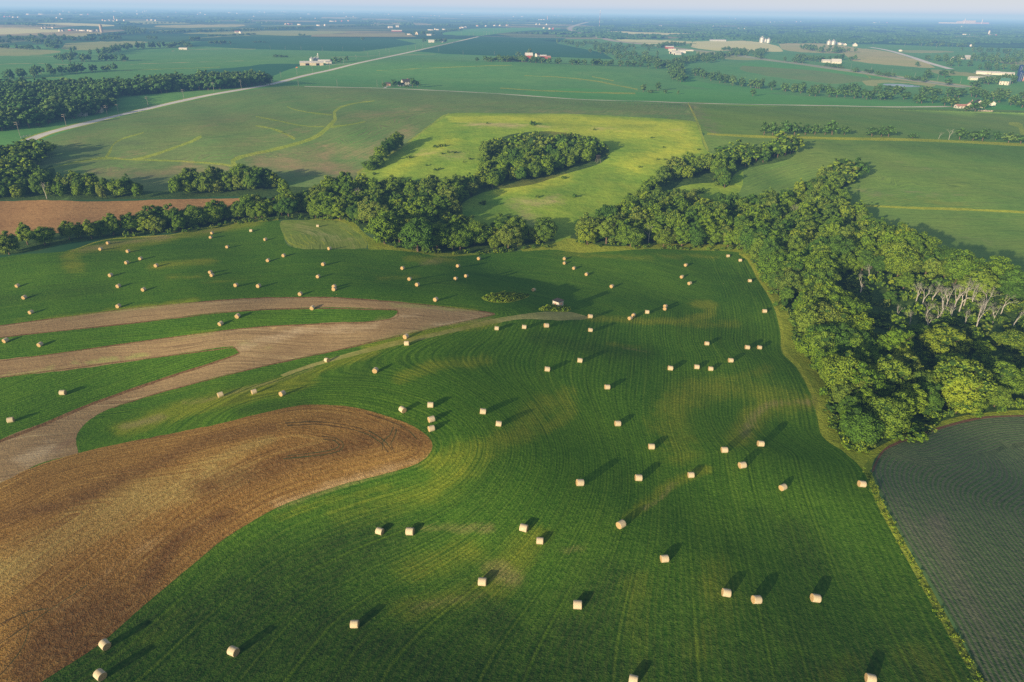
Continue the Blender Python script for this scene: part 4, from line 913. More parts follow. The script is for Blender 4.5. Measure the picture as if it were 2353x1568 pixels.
# single trees and small clumps that can be told apart
def lone(px, py, h, w, label, group=None, mid=None, name='broadleaf_tree', k=None):
    x, y, z = g1(px, py)
    mid = math.hypot(x, y) > 620 if mid is None else mid
    return add_tree((x, y, z - .1), h, w, MM if mid else MN, k, label, group, name=name)
for (px, py, h, w, lab) in [
    (22, 585, 11, 8.5, 'pale bushy tree at the left frame edge below the brown field'), (64, 562, 11, 8, 'dark round tree second from the left below the brown field'), (104, 563, 9.5, 8, 'low wide tree third from the left below the brown field'),
    (160, 550, 9, 6, 'narrow tree in the gap below the brown field, left one'), (186, 547, 8, 5.5, 'small tree in the gap below the brown field, right one'), (212, 549, 10, 7, 'pale feathery tree left of the big tree row'), (236, 543, 9, 6, 'small dark tree left of the big tree row'), (262, 541, 12, 7, 'tall tree at the left end of the big tree row'),
    (960, 578, 16.5, 14, 'big pale round tree, right one of the pair above the hay field'), (884, 560, 16, 13, 'big pale round tree, left one of the pair above the hay field'), (1252, 556, 10, 7, 'small bright green tree alone by the creek mouth'),
    (1350, 562, 11, 9, 'wide tree at the left end of the right-hand wood front'), (1448, 567, 11, 11, 'round bright green tree standing forward of the wood front'), (1672, 568, 9.5, 6.5, 'yellow-green tree at the wood front left of the top right bales'),
    (2160, 818, 12, 13, 'big bright green tree alone in the dark clearing'), (1664, 432, 11, 8, 'tree alone at the right side of the small fenced pasture'),
    (2040, 700, 7, 7, 'small round green tree left of the dead stand'), (2075, 665, 8, 8, 'green tree behind the left dead trees'), (2110, 780, 6, 7, 'low green tree in the middle of the clearing'), (2250, 820, 7, 8, 'green tree at the lower side of the clearing'), (2320, 805, 8, 8, 'yellow-green tree right of the spreading bare tree'), (2190, 860, 7, 9, 'dark tree below the big bright clearing tree'), (2290, 868, 8, 9, 'dark tree in the hollow near the frame edge'),
    (2235, 690, 14, 16, 'wide pale green tree rising behind the dead stand'), (2330, 690, 10, 10, 'round green tree behind the dead trees at the frame edge'),
    (1478, 212, 12, 9, 'left tree of the pair left of the field road'), (1512, 209, 13, 10, 'right tree of the pair with a long shadow'), (1730, 221, 10, 10, 'round tree alone in the bright green field by the road'),
    (1528, 215, 6, 7, 'low bushy tree right of the tall pair'), (1558, 217, 6, 4, 'small brownish tree right of the tall pair'), (1496, 214, 5, 8, 'low bush between the pair of trees'),
    (868, 383, 9, 8, 'lowest tree of the diagonal row between hillside and pasture'), (850, 391, 7, 8, 'bush at the lower end of the diagonal tree row'), (877, 371, 11, 8, 'second tree of the diagonal row between hillside and pasture'), (886, 361, 11, 8, 'third tree of the diagonal row between hillside and pasture'), (895, 353, 12, 8, 'fourth tree of the diagonal row between hillside and pasture'), (905, 346, 12, 8, 'fifth tree of the diagonal row between hillside and pasture'), (914, 340, 13, 8, 'topmost tree of the diagonal row between hillside and pasture'),
    (1755, 310, 11, 9, 'leftmost tree of the fence row right of the pasture'), (1775, 311, 12, 10, 'second tree from left of the fence row right of the pasture'), (1800, 312, 12, 11, 'third tree from left of the fence row right of the pasture'), (1825, 311, 11, 10, 'fourth tree from left of the fence row right of the pasture'), (1850, 310, 10, 9, 'fifth tree from left of the fence row right of the pasture'), (1872, 310, 10, 9, 'sixth tree from left of the fence row right of the pasture'), (1895, 310, 9, 8, 'seventh tree from left of the fence row right of the pasture'), (1912, 310, 12, 11, 'tall pale tree near the right end of the first fence row'), (1940, 310, 8, 8, 'rightmost low tree of the first fence row'),
    (2003, 314, 9, 10, 'left tree of the clump of three on the fence line'), (2024, 315, 9, 8, 'middle tree of the clump of three on the fence line'), (2041, 315, 11, 9, 'right tree of the clump of three on the fence line'), (2096, 318, 5, 7, 'small bush alone on the fence line'),
    (2205, 321, 10, 10, 'round tree right of the bare tree on the fence line'), (2235, 323, 9, 9, 'second round tree right of the bare tree on the fence line'), (2257, 324, 11, 10, 'tallest tree of the right-hand fence row'), (2287, 323, 9, 5, 'narrow tree in the right-hand fence row'), (2317, 328, 9, 10, 'round tree near the frame edge on the fence line'), (2345, 331, 9, 11, 'tree cut by the frame edge on the fence line'),
    (2240, 257, 13, 12, 'big round tree in front of the right-hand farmhouse'), (2219, 257, 8, 8, 'small conical tree left of the right-hand farmhouse'), (2186, 246, 14, 11, 'tall tree left of the right-hand farmhouse'), (2170, 243, 13, 12, 'wide tree at the left of the right-hand farmyard'), (2262, 250, 13, 10, 'tree behind the right-hand farmhouse'),
    (905, 199.5, 11, 10, 'round tree left of the white farmhouse beyond the hill'), (918, 199, 9, 6, 'narrow tree beside the white farmhouse beyond the hill'), (948, 200, 14, 10, 'tall tree right of the white farmhouse beyond the hill'), (959, 200, 10, 10, 'low tree at the right end of the white farmhouse yard'), (884, 200, 6, 10, 'low dark bushes left of the white farmhouse beyond the hill'), (935, 202, 4, 6, 'small bush in front of the white farmhouse'),
    (761, 144, 8, 8, 'round tree right of the hoop barn'), (772, 145, 12, 11, 'tallest tree right of the hoop barn'), (783, 144.5, 11, 10, 'tree in the middle of the clump by the hoop barn'), (797, 142, 11, 10, 'round dark tree at the right of the hoop barn yard'),
    (974, 98, 16, 17, 'round tree left of the road farmstead'), (1003, 97.5, 13, 14, 'second tree of the road farmstead'), (1013, 97.5, 14, 14, 'third tree of the road farmstead'), (1024, 97, 14, 14, 'rightmost tree of the road farmstead'),
    (620, 196, 9, 10, 'round tree at the roadside below the grain bins'), (590, 188, 9, 10, 'tree behind the small roadside house'), (1190, 131, 14, 14, 'round tree left of the red barn'), (1216, 124, 14, 14, 'tree behind the red barn')]:
    lone(px, py, h, w, lab, k=0 if 'big pale' in lab else None)

# shrubs in the pasture and beside it
for n_, (px, py, s_) in enumerate([(1234, 461 - 6, 1.0), (1120, 285, .8), (1225, 288, 1.6), (1365, 300, 1.1), (1497, 318, .8), (1525, 340, .7), (1605, 345, .6), (1510, 368, .8), (1528, 368, .7), (1470, 386, .8), (1295, 411, .9), (1320, 455, 1.4), (1010, 338, 1.3), (1000, 340, 1.2), (1020, 337, 1.0),
    (1030, 352, 1.1), (1045, 353, 1.2), (1015, 355, .9), (940, 364, 1.0), (980, 382, .9), (1000, 393, 1.0), (1010, 390, .9), (1080, 367, .7), (1065, 374, .7), (1100, 368, .7), (860, 402, 1.0), (1665, 410, .9), (1555, 447, 2.0), (1570, 446, 1.5), (1596, 446, 1.9), (1610, 443, 1.5), (1645, 427, 1.5), (1640, 415, 1.0), (1530, 452, 1.1),
    (1350, 352, .9), (1362, 350, .8), (1280, 365, .9), (1395, 357, .8), (1110, 470, 1.1), (1150, 500, 1.4), (1170, 502, 1.2), (1085, 500, .8), (1240, 520, 1.3), (1220, 532, 1.4), (1180, 538, 1.3), (1150, 540, 1.2)]):
    x, y, z = g1(px, py)
    k = n_ % 4
    o = bpy.data.objects.new('shrub', MS[k]); C.objects.link(o); o.location = (x, y, z - .1); s2 = s_ * .7; o.scale = (s2 * 1.3, s2 * 1.3, s2); o.rotation_euler = (0, 0, random.uniform(0, 6))
    o['category'] = 'shrub'; o['group'] = 'scattered shrubs on the pasture'
    o['label'] = 'small dark shrub casting a shadow on the yellow-green pasture' if px < 1640 and not (1520 < px < 1620 and py > 440) else 'grey-green bush in the small fenced pasture'
# dead and bare trees
DM = []
for s in range(6):
    b_ = branches(s + 11, 13, [.42, .34, .5, .38, .6, .45][s]); st = dead_stem(s, 13)
    DM.append((make_mesh('branches', b_[0], b_[1], [M['deadwood']]), make_mesh('trunk', st[0], st[1], [M['deadwood']])))
DL = [(1975, 682, 13, 'bare white-twigged tree alone at the upper left of the clearing'), (2103, 700, 11, 'slim bare tree left of the dead stand'), (2118, 705, 12, 'second slim bare tree left of the dead stand'), (2160, 730, 14, 'leftmost tall dead tree of the main stand'), (2172, 712, 13, 'second tall dead tree of the main stand'),
      (2190, 715, 14, 'third tall dead tree of the main stand'), (2204, 716, 14, 'fourth tall dead tree of the main stand'), (2214, 704, 13, 'fifth tall dead tree of the main stand'), (2262, 712, 12, 'forked dead tree right of the main stand'), (2238, 766, 15, 'wide bare tree with spreading forks at the front of the clearing'),
      (2280, 745, 10, 'leaning dead tree with a broken crown'), (2128, 760, 9, 'low bare tree at the lower left of the dead stand'), (2325, 760, 11, 'dead tree by the right frame edge'), (2060, 735, 7, 'small bare tree left of the clearing shrubs'), (1995, 640, 8, 'bare tree among green ones at the top of the clearing'),
      (2058, 620, 10, 'bare tree in front of the wood strip'), (1850, 520, 13, 'grey bare tree with wide limbs in the middle of the wood'), (1822, 512, 12, 'second grey bare tree in the middle of the wood'), (1490, 558, 11, 'bare forked tree at the wood front'), (108, 457, 11, 'brown bare tree in the row above the brown field'),
      (2180, 321, 11, 'bare white tree on the fence line'), (2157, 320, 7, 'small bare shrub tree left of the white one on the fence line'), (1310, 470 - 88, 9, 'pinkish bare tree in the pasture grove'), (820, 470, 11, 'bare reddish tree in the central wood, left one'), (980, 478, 12, 'bare reddish tree in the central wood, right one'), (2150, 745, 9, 'short dead stem in front of the main stand'), (2182, 742, 10, 'slim dead tree below the main stand'), (2228, 712, 13, 'sixth tall dead tree of the main stand'), (2246, 735, 11, 'dead tree just behind the spreading bare one'), (2125, 735, 9, 'broken dead trunk left of the main stand'), (2300, 722, 11, 'dead tree between the leaning one and the frame'), (2215, 752, 8, 'small dead tree left of the spreading bare one'), (2090, 745, 7, 'short bare snag among the clearing bushes'), (2140, 700, 12, 'ivy-covered dead stem beside the main stand')]
for n_, (px, py, h, lab) in enumerate(DL):
    x, y, z = g1(px, py); s_ = h / 13
    t_ = empty('dead_tree', (x, y, z), random.uniform(0, 6.28), lab, 'dead tree', None, (s_, s_, s_))
    child('trunk', DM[n_ % 6][1], t_); child('branches', DM[n_ % 6][0], t_)

# ------------------------------------------------------------------ distant woods and hedgerows
far_items = []
def tl(P, sp_=9, width=4, h=(9, 14), label='line of trees far off', grp=None):
    X, Y = along(P, sp_, width); Z = height(X, Y)
    return [(x, y, z - .3, random.uniform(.85, 1.3), random.uniform(*h) / 14, random.randrange(5), random.random()) for x, y, z in zip(X, Y, Z)]
LINES = [
 ('dark tree line across the field at the upper left', [tl([(-40, 186), (20, 182), (60, 178), (100, 173), (150, 167)], 7, 14, (13, 18)), tl([(155, 169), (190, 167), (222, 164)], 8, 4), tl([(234, 165), (266, 163)], 8, 3)]),
 ('dark wood above the upper left tree line', [tl([(150, 143), (190, 141), (230, 142), (262, 140)], 8, 18, (13, 18)), tl([(140, 138), (170, 130)], 9, 8), tl([(230, 128), (262, 120), (290, 113), (310, 112)], 9, 10, (12, 18)), tl([(312, 113), (350, 111), (376, 110)], 9, 5, (13, 20)), tl([(390, 111), (403, 105)], 8, 4), tl([(418, 105), (430, 108), (440, 110)], 9, 4, (10, 17)), tl([(252, 141), (262, 140)], 8, 3), tl([(284, 141), (290, 140)], 7, 2), tl([(166, 118), (176, 118)], 8, 4)]),
 ('wooded valley far off at the upper left', [tl([(0, 112), (40, 113), (90, 115)], 10, 8), tl([(0, 90), (15, 90)], 9, 6), tl([(25, 92), (60, 95), (90, 98), (130, 105)], 10, 16, (12, 18)), tl([(88, 88), (130, 90), (180, 95), (240, 93), (275, 91)], 9, 14, (12, 18)), tl([(115, 108), (130, 114)], 10, 8), tl([(200, 84), (260, 82), (310, 79)], 10, 5), tl([(290, 66), (310, 74), (340, 79)], 10, 20, (13, 18)), tl([(338, 90), (352, 91)], 9, 8), tl([(378, 78), (420, 76), (460, 75), (520, 74), (588, 72)], 9, 12, (12, 18)), tl([(490, 101), (510, 102), (530, 102)], 9, 6)]),
 ('tree rows far off left of the gravel road', [tl([(588, 70), (600, 71)], 10, 8), tl([(615, 70), (650, 68), (690, 67), (718, 65)], 10, 12, (13, 18)), tl([(588, 55), (640, 55), (690, 56)], 12, 12), tl([(760, 64), (820, 62), (880, 61), (1000, 62), (1100, 60)], 14, 10), tl([(936, 81), (950, 81)], 12, 6), tl([(957, 80), (975, 81), (1006, 81)], 10, 14, (16, 20)), tl([(755, 48), (770, 48)], 12, 12), tl([(788, 48), (800, 48)], 12, 12), tl([(588, 98), (604, 99)], 9, 5, (5, 8)), tl([(634, 132), (645, 132)], 5, 2, (4, 7)), tl([(648, 132), (654, 132)], 5, 2, (4, 6))]),
 ('thin hedgerows across the far left plain', [tl([(440, 94), (458, 92)], 10, 5), tl([(0, 100), (34, 99)], 10, 5), tl([(600, 46), (690, 47), (760, 47)], 16, 10), tl([(300, 56), (400, 54), (500, 53)], 16, 8, (7, 12)), tl([(60, 60), (130, 61)], 14, 6), tl([(820, 55), (960, 54)], 16, 8, (7, 12)), tl([(480, 84), (588, 80)], 12, 3, (5, 9)), tl([(690, 84), (700, 84)], 8, 3), tl([(830, 93), (838, 93)], 8, 2), tl([(1176, 78), (1236, 79)], 11, 5), tl([(20, 49), (90, 49)], 15, 8), tl([(1020, 74), (1060, 71)], 12, 5)]),
 ('tree row below the red barn', [tl([(1100, 142), (1160, 143), (1178, 141), (1210, 144), (1250, 146), (1300, 147), (1350, 150), (1400, 151), (1440, 152), (1475, 154)], 6.5, 7, (8, 13))]),
 ('wood behind the red barn', [tl([(1285, 101), (1330, 102), (1370, 106), (1400, 112), (1440, 117)], 8, 42, (12, 16)), tl([(1385, 118), (1410, 126), (1450, 128), (1490, 130)], 8, 26, (12, 16)), tl([(1440, 135), (1490, 140), (1500, 150)], 8, 24, (10, 15)), tl([(1480, 110), (1520, 110), (1535, 105), (1560, 106), (1585, 107)], 8, 10, (12, 17))]),
 ('tree belt right of the red barn', [tl([(1520, 158), (1545, 152), (1570, 145), (1610, 140), (1650, 132), (1680, 126)], 8, 20, (10, 14)), tl([(1555, 187), (1562, 185), (1548, 170), (1556, 160)], 7, 8, (12, 15))]),
 ('long tree belt between the road and the highway', [tl([(1590, 170), (1620, 178), (1660, 188), (1700, 196), (1740, 203), (1790, 207), (1840, 214)], 7, 13, (11, 16)), tl([(1855, 220), (1900, 223), (1950, 225), (2000, 227), (2060, 228), (2100, 230)], 7, 10, (10, 14)), tl([(1860, 212), (1960, 213), (2060, 216), (2160, 219), (2260, 224), (2380, 232)], 8, 22, (11, 15)),
      tl([(2120, 238), (2160, 241)], 7, 8, (11, 15)), tl([(2280, 235), (2320, 240), (2380, 246)], 8, 18, (11, 15)), tl([(2290, 222), (2360, 226)], 9, 16, (10, 14))]),
 ('roadside trees along the highway', [tl([(1810, 143), (1850, 146)], 6, 7, (9, 14)), tl([(1835, 137), (1875, 142)], 7, 9, (12, 18)), tl([(1885, 140), (1894, 141)], 8, 4, (12, 16)), tl([(1910, 139), (1945, 138)], 8, 10, (12, 18)), tl([(1950, 139), (1966, 139)], 8, 6, (10, 14)), tl([(1900, 153), (1930, 158)], 7, 4, (6, 10)), tl([(1955, 164), (2000, 169)], 7, 4, (6, 10)), tl([(2015, 173), (2060, 178)], 8, 4, (7, 10)), tl([(2075, 182), (2130, 190)], 9, 5, (6, 10)),
      tl([(2122, 178), (2155, 178)], 8, 16, (12, 17)), tl([(2155, 173), (2185, 172)], 10, 8, (9, 13)), tl([(2173, 197), (2176, 197)], 6, 3, (12, 14)), tl([(2235, 200), (2243, 201)], 7, 3, (9, 12)), tl([(2268, 195), (2300, 186), (2330, 192)], 8, 10, (11, 16)), tl([(1660, 116), (1690, 119), (1730, 124)], 8, 10, (10, 14)), tl([(1685, 121), (1700, 127), (1740, 128), (1750, 118)], 9, 8, (9, 13)), tl([(1740, 134), (1756, 136)], 8, 5, (8, 11))]),
 ('wood clump in the grey-brown field', [tl([(1852, 112), (1870, 117), (1900, 122), (1930, 120), (1960, 121)], 8, 13, (13, 18)), tl([(1905, 112), (1925, 113)], 8, 10, (12, 17))]),
 ('woods at the right beyond the highway', [tl([(2125, 138), (2160, 140), (2190, 144)], 8, 14, (12, 17)), tl([(2190, 152), (2240, 156), (2300, 160), (2360, 166)], 8, 26, (12, 17)), tl([(2200, 140), (2260, 140), (2320, 148), (2360, 150)], 9, 26, (12, 17)), tl([(2240, 118), (2300, 122), (2360, 126)], 9, 30, (13, 18)), tl([(2260, 132), (2320, 134), (2380, 136)], 9, 20, (13, 18)), tl([(2115, 106), (2160, 107), (2230, 108)], 10, 14, (12, 17)), tl([(2065, 98), (2120, 98), (2180, 99)], 11, 22, (12, 17))]),
]
mid_tl = 0
for lab, L in LINES:
    items = [i for l in L for i in l]; mid_tl += len(items)
    o = merged('treeline', items, MID, MIDM, lab); o['category'] = 'tree line'
print('lines', mid_tl, time.time() - T0)
# clumps for the far plain: 50-80 m of rough tree tops
CL = []
for s in range(6):
    rg = np.random.default_rng(900 + s); Vs, Ts = [], []; off = 0
    for k in range(16):
        x, y = rg.uniform(-34, 34), rg.normal(0, 8 + 3 * (s % 3)); rr = rg.uniform(5, 9)
        V, T = ICO1; V = V * (1 + rg.normal(0, .12, (len(V), 1))) * [rr, rr, rr * .85] + [x, y, rr * .55]
        Vs.append(V); Ts.append(T + off); off += len(V)
    V, T = np.concatenate(Vs), np.concatenate(Ts)
    CL.append(((V, T, rg.integers(0, 2, len(T)) * 0), None))
items = []
def clump_zone(x0, x1, y0, y1, n, sx=(1, 1.7), sz=(.7, 1.15)):
    X, Y, Z = ground(rng.uniform(x0, x1, n), rng.uniform(y0, y1, n))
    for x, y, z in zip(X, Y, Z):
        items.append((x, y, z, random.uniform(*sx), random.uniform(*sz), random.randrange(6), random.random()))
clump_zone(1300, 2353, 62, 92, 150); clump_zone(1700, 2353, 70, 100, 170); clump_zone(1450, 2353, 48, 70, 260, (1.3, 3)); clump_zone(1200, 2353, 36, 50, 200, (2.5, 6), (.9, 1.6))
clump_zone(0, 1300, 46, 60, 36, (1.1, 2.2)); clump_zone(0, 1300, 34, 48, 60, (1.5, 4)); clump_zone(0, 1300, 24, 36, 90, (3, 8), (1, 1.8)); clump_zone(1320, 1420, 60, 82, 34, (.8, 1.3)); clump_zone(1750, 2353, 84, 100, 60, (.9, 1.5))
for (x0, x1, y) in [(1330, 1450, 84), (1460, 1520, 84), (1216, 1240, 66), (1235, 1330, 78), (1310, 1450, 46), (1320, 1390, 52), (1400, 1700, 76), (1550, 1640, 84), (1640, 1760, 90), (1765, 1950, 98), (215, 265, 31), (410, 455, 37), (265, 300, 35), (880, 960, 33), (605, 660, 26), (750, 830, 33), (330, 350, 28), (1045, 1110, 50), (1110, 1180, 52)]:
    ax = np.arange(x0, x1, 9.)
    for x, y_, z in zip(*ground(ax, y + rng.uniform(-1, 1, ax.shape))):
        items.append((x, y_, z, random.uniform(.8, 1.4), random.uniform(.8, 1.2), random.randrange(6), random.random()))
# keep them off the bright fields and the highway
XY = np.array([(i[0], i[1]) for i in items]); bad = np.zeros(len(items), bool)
for fi, (nm, mt, _, _) in enumerate(F):
    if mt in ('wheat', 'asphalt', 'pale', 'greybrown', 'bright') : bad |= inside(XY[:, 0], XY[:, 1], world_polys[fi])
items = [i for i, b_ in zip(items, bad) if not b_]
M['leaffar'] = leaf_mat('leaves_far', [(.020, .060, .026), (.035, .085, .032), (.020, .060, .026)])
o = merged('woodland', items, CL, [M['leaffar'], M['core']], 'scattered woods and hedgerows on the plain towards the horizon', with_trunk=False)
print('far clumps', len(items), time.time() - T0)

# ------------------------------------------------------------------ straw bales
def bale_meshes(seed=0, rad=.76, ln=1.5, seg=40):
    rg = np.random.default_rng(seed)
    xs = [-.5, -.475, -.42, -.2, 0, .2, .42, .475, .5]; rs = [.955, .985, 1.0, 1.0, 1.005, 1.0, 1.0, .985, .955]
    V = []
    sag = 1.0
    for x, r_ in zip(xs, rs):
        for k in range(seg):
            a = 2 * math.pi * k / seg
            rr = rad * r_ * (1 + rg.normal(0, .004))
            y, z = rr * math.cos(a), rr * math.sin(a)
            z = max(z, -rad * .93)                      # it settles flat on the ground
            V.append((x * ln, y * 1.02, z))
    T = []
    for i in range(len(xs) - 1):
        for k in range(seg):
            a, b = i * seg + k, i * seg + (k + 1) % seg
            T += [(a, b, b + seg), (a, b + seg, a + seg)]
    wrap = make_mesh('straw_bale', np.array(V), np.array(T), [M['straw']])
    ends = []
    for s in (-1, 1):
        VV = [(s * ln * .505, 0, 0)]; n = 0
        for q_, bul in ((.3, .018), (.65, .012), (.955, 0.0)):
            for k in range(seg):
                a = 2 * math.pi * k / seg
                VV.append((s * (ln * .5 + bul + rg.normal(0, .006) * (q_ < .9)), rad * q_ * math.cos(a) * 1.02, max(rad * q_ * math.sin(a), -rad * .93)))
        TT = []
        for k in range(seg):
            k2 = (k + 1) % seg
            TT.append((0, 1 + k, 1 + k2) if s > 0 else (0, 1 + k2, 1 + k))
            for j in range(2):
                a, b, c, d = 1 + j * seg + k, 1 + j * seg + k2, 1 + (j + 1) * seg + k2, 1 + (j + 1) * seg + k
                TT += [(a, d, c), (a, c, b)] if s > 0 else [(a, c, d), (a, b, c)]
        ends.append(make_mesh('end_face', np.array(VV), np.array(TT), [M['strawend']]))
    return wrap, ends
BM = [bale_meshes(s) for s in range(3)]
ZONES = [   # phrase, list of (x, y, axis angle)
 ('along the top edge of the upper left hay field', [(231, 572, 80), (248, 558, 80), (484, 545, 80), (487, 535, 80), (577, 530, 5), (610, 550, 60)]),
 ('in the upper left field above the long shadow', [(254, 632, 80), (291, 603, 80), (294, 577, 80), (323, 594, 80), (359, 610, 80), (522, 567, 80)]),
 ('at the left edge above the tan strips', [(40, 656, 80), (56, 683, 80), (71, 717, 80), (272, 657, 80), (272, 703, 80), (330, 665, 80)]),
 ('in the hay between the tan strip and mown patch', [(483, 625, 80), (487, 632, 80), (542, 655, 80), (594, 657, 80), (616, 598, 80), (652, 587, 80)]),
 ('around or below the pale mown patch', [(690, 675, 80), (730, 519, 5), (731, 635, 75), (743, 607, 75), (757, 571, 60), (768, 658, 80), (768, 664, 75)]),
 ('on or beside the tan stubble strips', [(13, 782, 75), (92, 791, 80), (507, 743, 70), (546, 726, 80), (718, 707, 80)]),
 ('in the green tongues left of the stubble', [(24, 965, 20), (144, 902, 8)]),
 ('along the worn pale strip in mid field', [(507, 907, 40), (584, 900, 40), (649, 904, 60), (752, 827, -40), (863, 851, 80), (933, 773, 60), (935, 789, 0)]),
 ('below the central wood, left of the oval island', [(925, 616, 70), (941, 641, 70), (959, 654, 70), (1001, 688, 70), (1047, 640, 60), (1052, 611, 60), (1071, 634, 60), (1100, 594, 70)]),
 ('in the upper field right of the oval island', [(1226, 666, 60), (1297, 594, 70), (1297, 604, 70), (1319, 616, 60), (1348, 630, 60), (1406, 658, 50)]),
 ('in the upper right corner of the hay', [(1567, 636, 45), (1576, 609, 45), (1585, 651, 40), (1673, 588, 10), (1701, 598, 0), (1723, 645, 0), (1757, 715, 0)]),
 ('along the yellowish line right of the hut', [(1356, 727, 10), (1448, 731, 45), (1456, 724, 60), (1487, 717, 0), (1528, 709, 60), (1529, 703, 45)]),
 ('in the dip just below the hut', [(1141, 754, 0), (1204, 751, 0), (1255, 748, 10), (1356, 758, 0), (1257, 848, 0), (1332, 828, 0)]),
 ('in mid field left of the margin bulge', [(1540, 846, 0), (1601, 843, 0), (1624, 789, 0), (1633, 847, 0), (1679, 828, 0), (1717, 798, 0), (1745, 798, 0)]),
 ('right of the tip of the ripe brown field', [(925, 941, -50), (989, 930, 0), (991, 963, 30), (991, 984, 30), (1109, 945, 0), (1145, 973, 0)]),
 ('in the middle of the main hay field', [(1395, 889, 10), (1419, 973, 5), (1497, 1026, 0), (1332, 1109, 10), (1467, 1098, 0), (1588, 1091, 0)]),
 ('left of the corn field tip', [(1665, 1034, 0), (1706, 1069, 15), (1748, 1020, 0), (1799, 1119, 30), (1980, 1112, 5)]),
 ('in the row below the ripe brown field', [(873, 1219, -20), (943, 1220, -10), (1204, 1212, -15), (1241, 1241, -5), (1427, 1205, 40), (1527, 1283, 5)]),
 ('in the near centre of the hay field', [(1109, 1336, -5), (1328, 1389, -5), (1456, 1561, -15)]),
 ('in the near right of the hay field', [(1668, 1361, -5), (1737, 1377, 10), (1873, 1374, 0), (2000, 1559, -10)]),
 ('in the near left corner below the brown field', [(229, 1551, -35), (240, 1481, -35), (536, 1497, -25), (815, 1434, 0)]),
]
n_b = 0
for phrase, L in ZONES:
    L = sorted(L)
    for n_, (px, py, ang) in enumerate(L):
        x, y, z = g1(px, py, .72)
        wrap, ends = BM[n_b % 3]
        if n_b < 3: o = bpy.data.objects.new('straw_bale', wrap)
        else: o = bpy.data.objects.new('straw_bale', wrap)
        C.objects.link(o); s_ = random.uniform(.89, 1.02)
        e = 1.0; zx = float(height(x + e, y) - height(x - e, y)) / 2; zy = float(height(x, y + e) - height(x, y - e)) / 2
        # lie on the slope
        az = R(ang + random.uniform(-4, 4)); ax = Vector((math.cos(az), math.sin(az), zx * math.cos(az) + zy * math.sin(az))).normalized()
        nrm = Vector((-zx, -zy, 1)).normalized(); ay = nrm.cross(ax).normalized(); nz = ax.cross(ay)
        mw_ = Matrix((ax, ay, nz)).transposed().to_4x4(); mw_.translation = Vector((x, y, z)) + nz * (.76 * .93 * s_ - .03)
        o.matrix_world = mw_ @ Matrix.Scale(s_, 4)
        for en in ends:
            c_ = bpy.data.objects.new('end_face', en); C.objects.link(c_); c_.parent = o
        o['category'] = 'bale'; o['group'] = 'round straw bales left on the hay field'
        view = 'round end showing' if abs(ang) >= 25 else 'side-on'
        o['label'] = f'round bale, {ORD[n_]} {phrase}' if len(L) > 1 else f'round bale {phrase}'
        n_b += 1
print('bales', n_b)

# ------------------------------------------------------------------ buildings
def boxV(x0, x1, y0, y1, z0, z1):
    V = np.array([(x, y, z) for z in (z0, z1) for y in (y0, y1) for x in (x0, x1)], float)
    T = np.array([(0, 2, 3), (0, 3, 1), (4, 5, 7), (4, 7, 6), (0, 1, 5), (0, 5, 4), (2, 6, 7), (2, 7, 3), (0, 4, 6), (0, 6, 2), (1, 3, 7), (1, 7, 5)])
    return V, T
def join(parts):
    Vs, Ts, o_ = [], [], 0
    for V, T in parts: Vs.append(np.asarray(V, float)); Ts.append(np.asarray(T) + o_); o_ += len(V)
    return np.concatenate(Vs), np.concatenate(Ts)
def gable_mesh(L, Wd, H, rise, over=.4, th=.22):
    """walls with gable ends (ridge along x) and a roof of two slabs"""
    l, w = L / 2, Wd / 2
    V = [(-l, -w, -.6), (l, -w, -.6), (l, w, -.6), (-l, w, -.6), (-l, -w, H), (l, -w, H), (l, w, H), (-l, w, H), (-l, 0, H + rise), (l, 0, H + rise)]
    T = [(0, 1, 5), (0, 5, 4), (2, 3, 7), (2, 7, 6), (3, 0, 4), (3, 4, 7), (4, 8, 7), (1, 2, 6), (1, 6, 5), (5, 6, 9)]
    walls = (np.array(V, float), np.array(T))
    L2 = l + over; sl = rise / w; e = w + over
    rp = []
    for s in (-1, 1):
        a = [(-L2, s * e, H - over * sl), (L2, s * e, H - over * sl), (L2, 0, H + rise), (-L2, 0, H + rise)]
        Vb = np.array([(x, y, z + .03) for x, y, z in a] + [(x, y, z + .03 + th) for x, y, z in a])
        rp.append((Vb, np.array([(0, 1, 2), (0, 2, 3), (4, 6, 5), (4, 7, 6), (0, 4, 5), (0, 5, 1), (1, 5, 6), (1, 6, 2), (3, 2, 6), (3, 6, 7), (0, 3, 7), (0, 7, 4)])))
    return walls, join(rp)
def part(name, VT, mat, par, smooth=False, label=None):
    me = make_mesh(name, VT[0], VT[1], [M[mat]], None, smooth)
    return child(name, me, par, label=label)
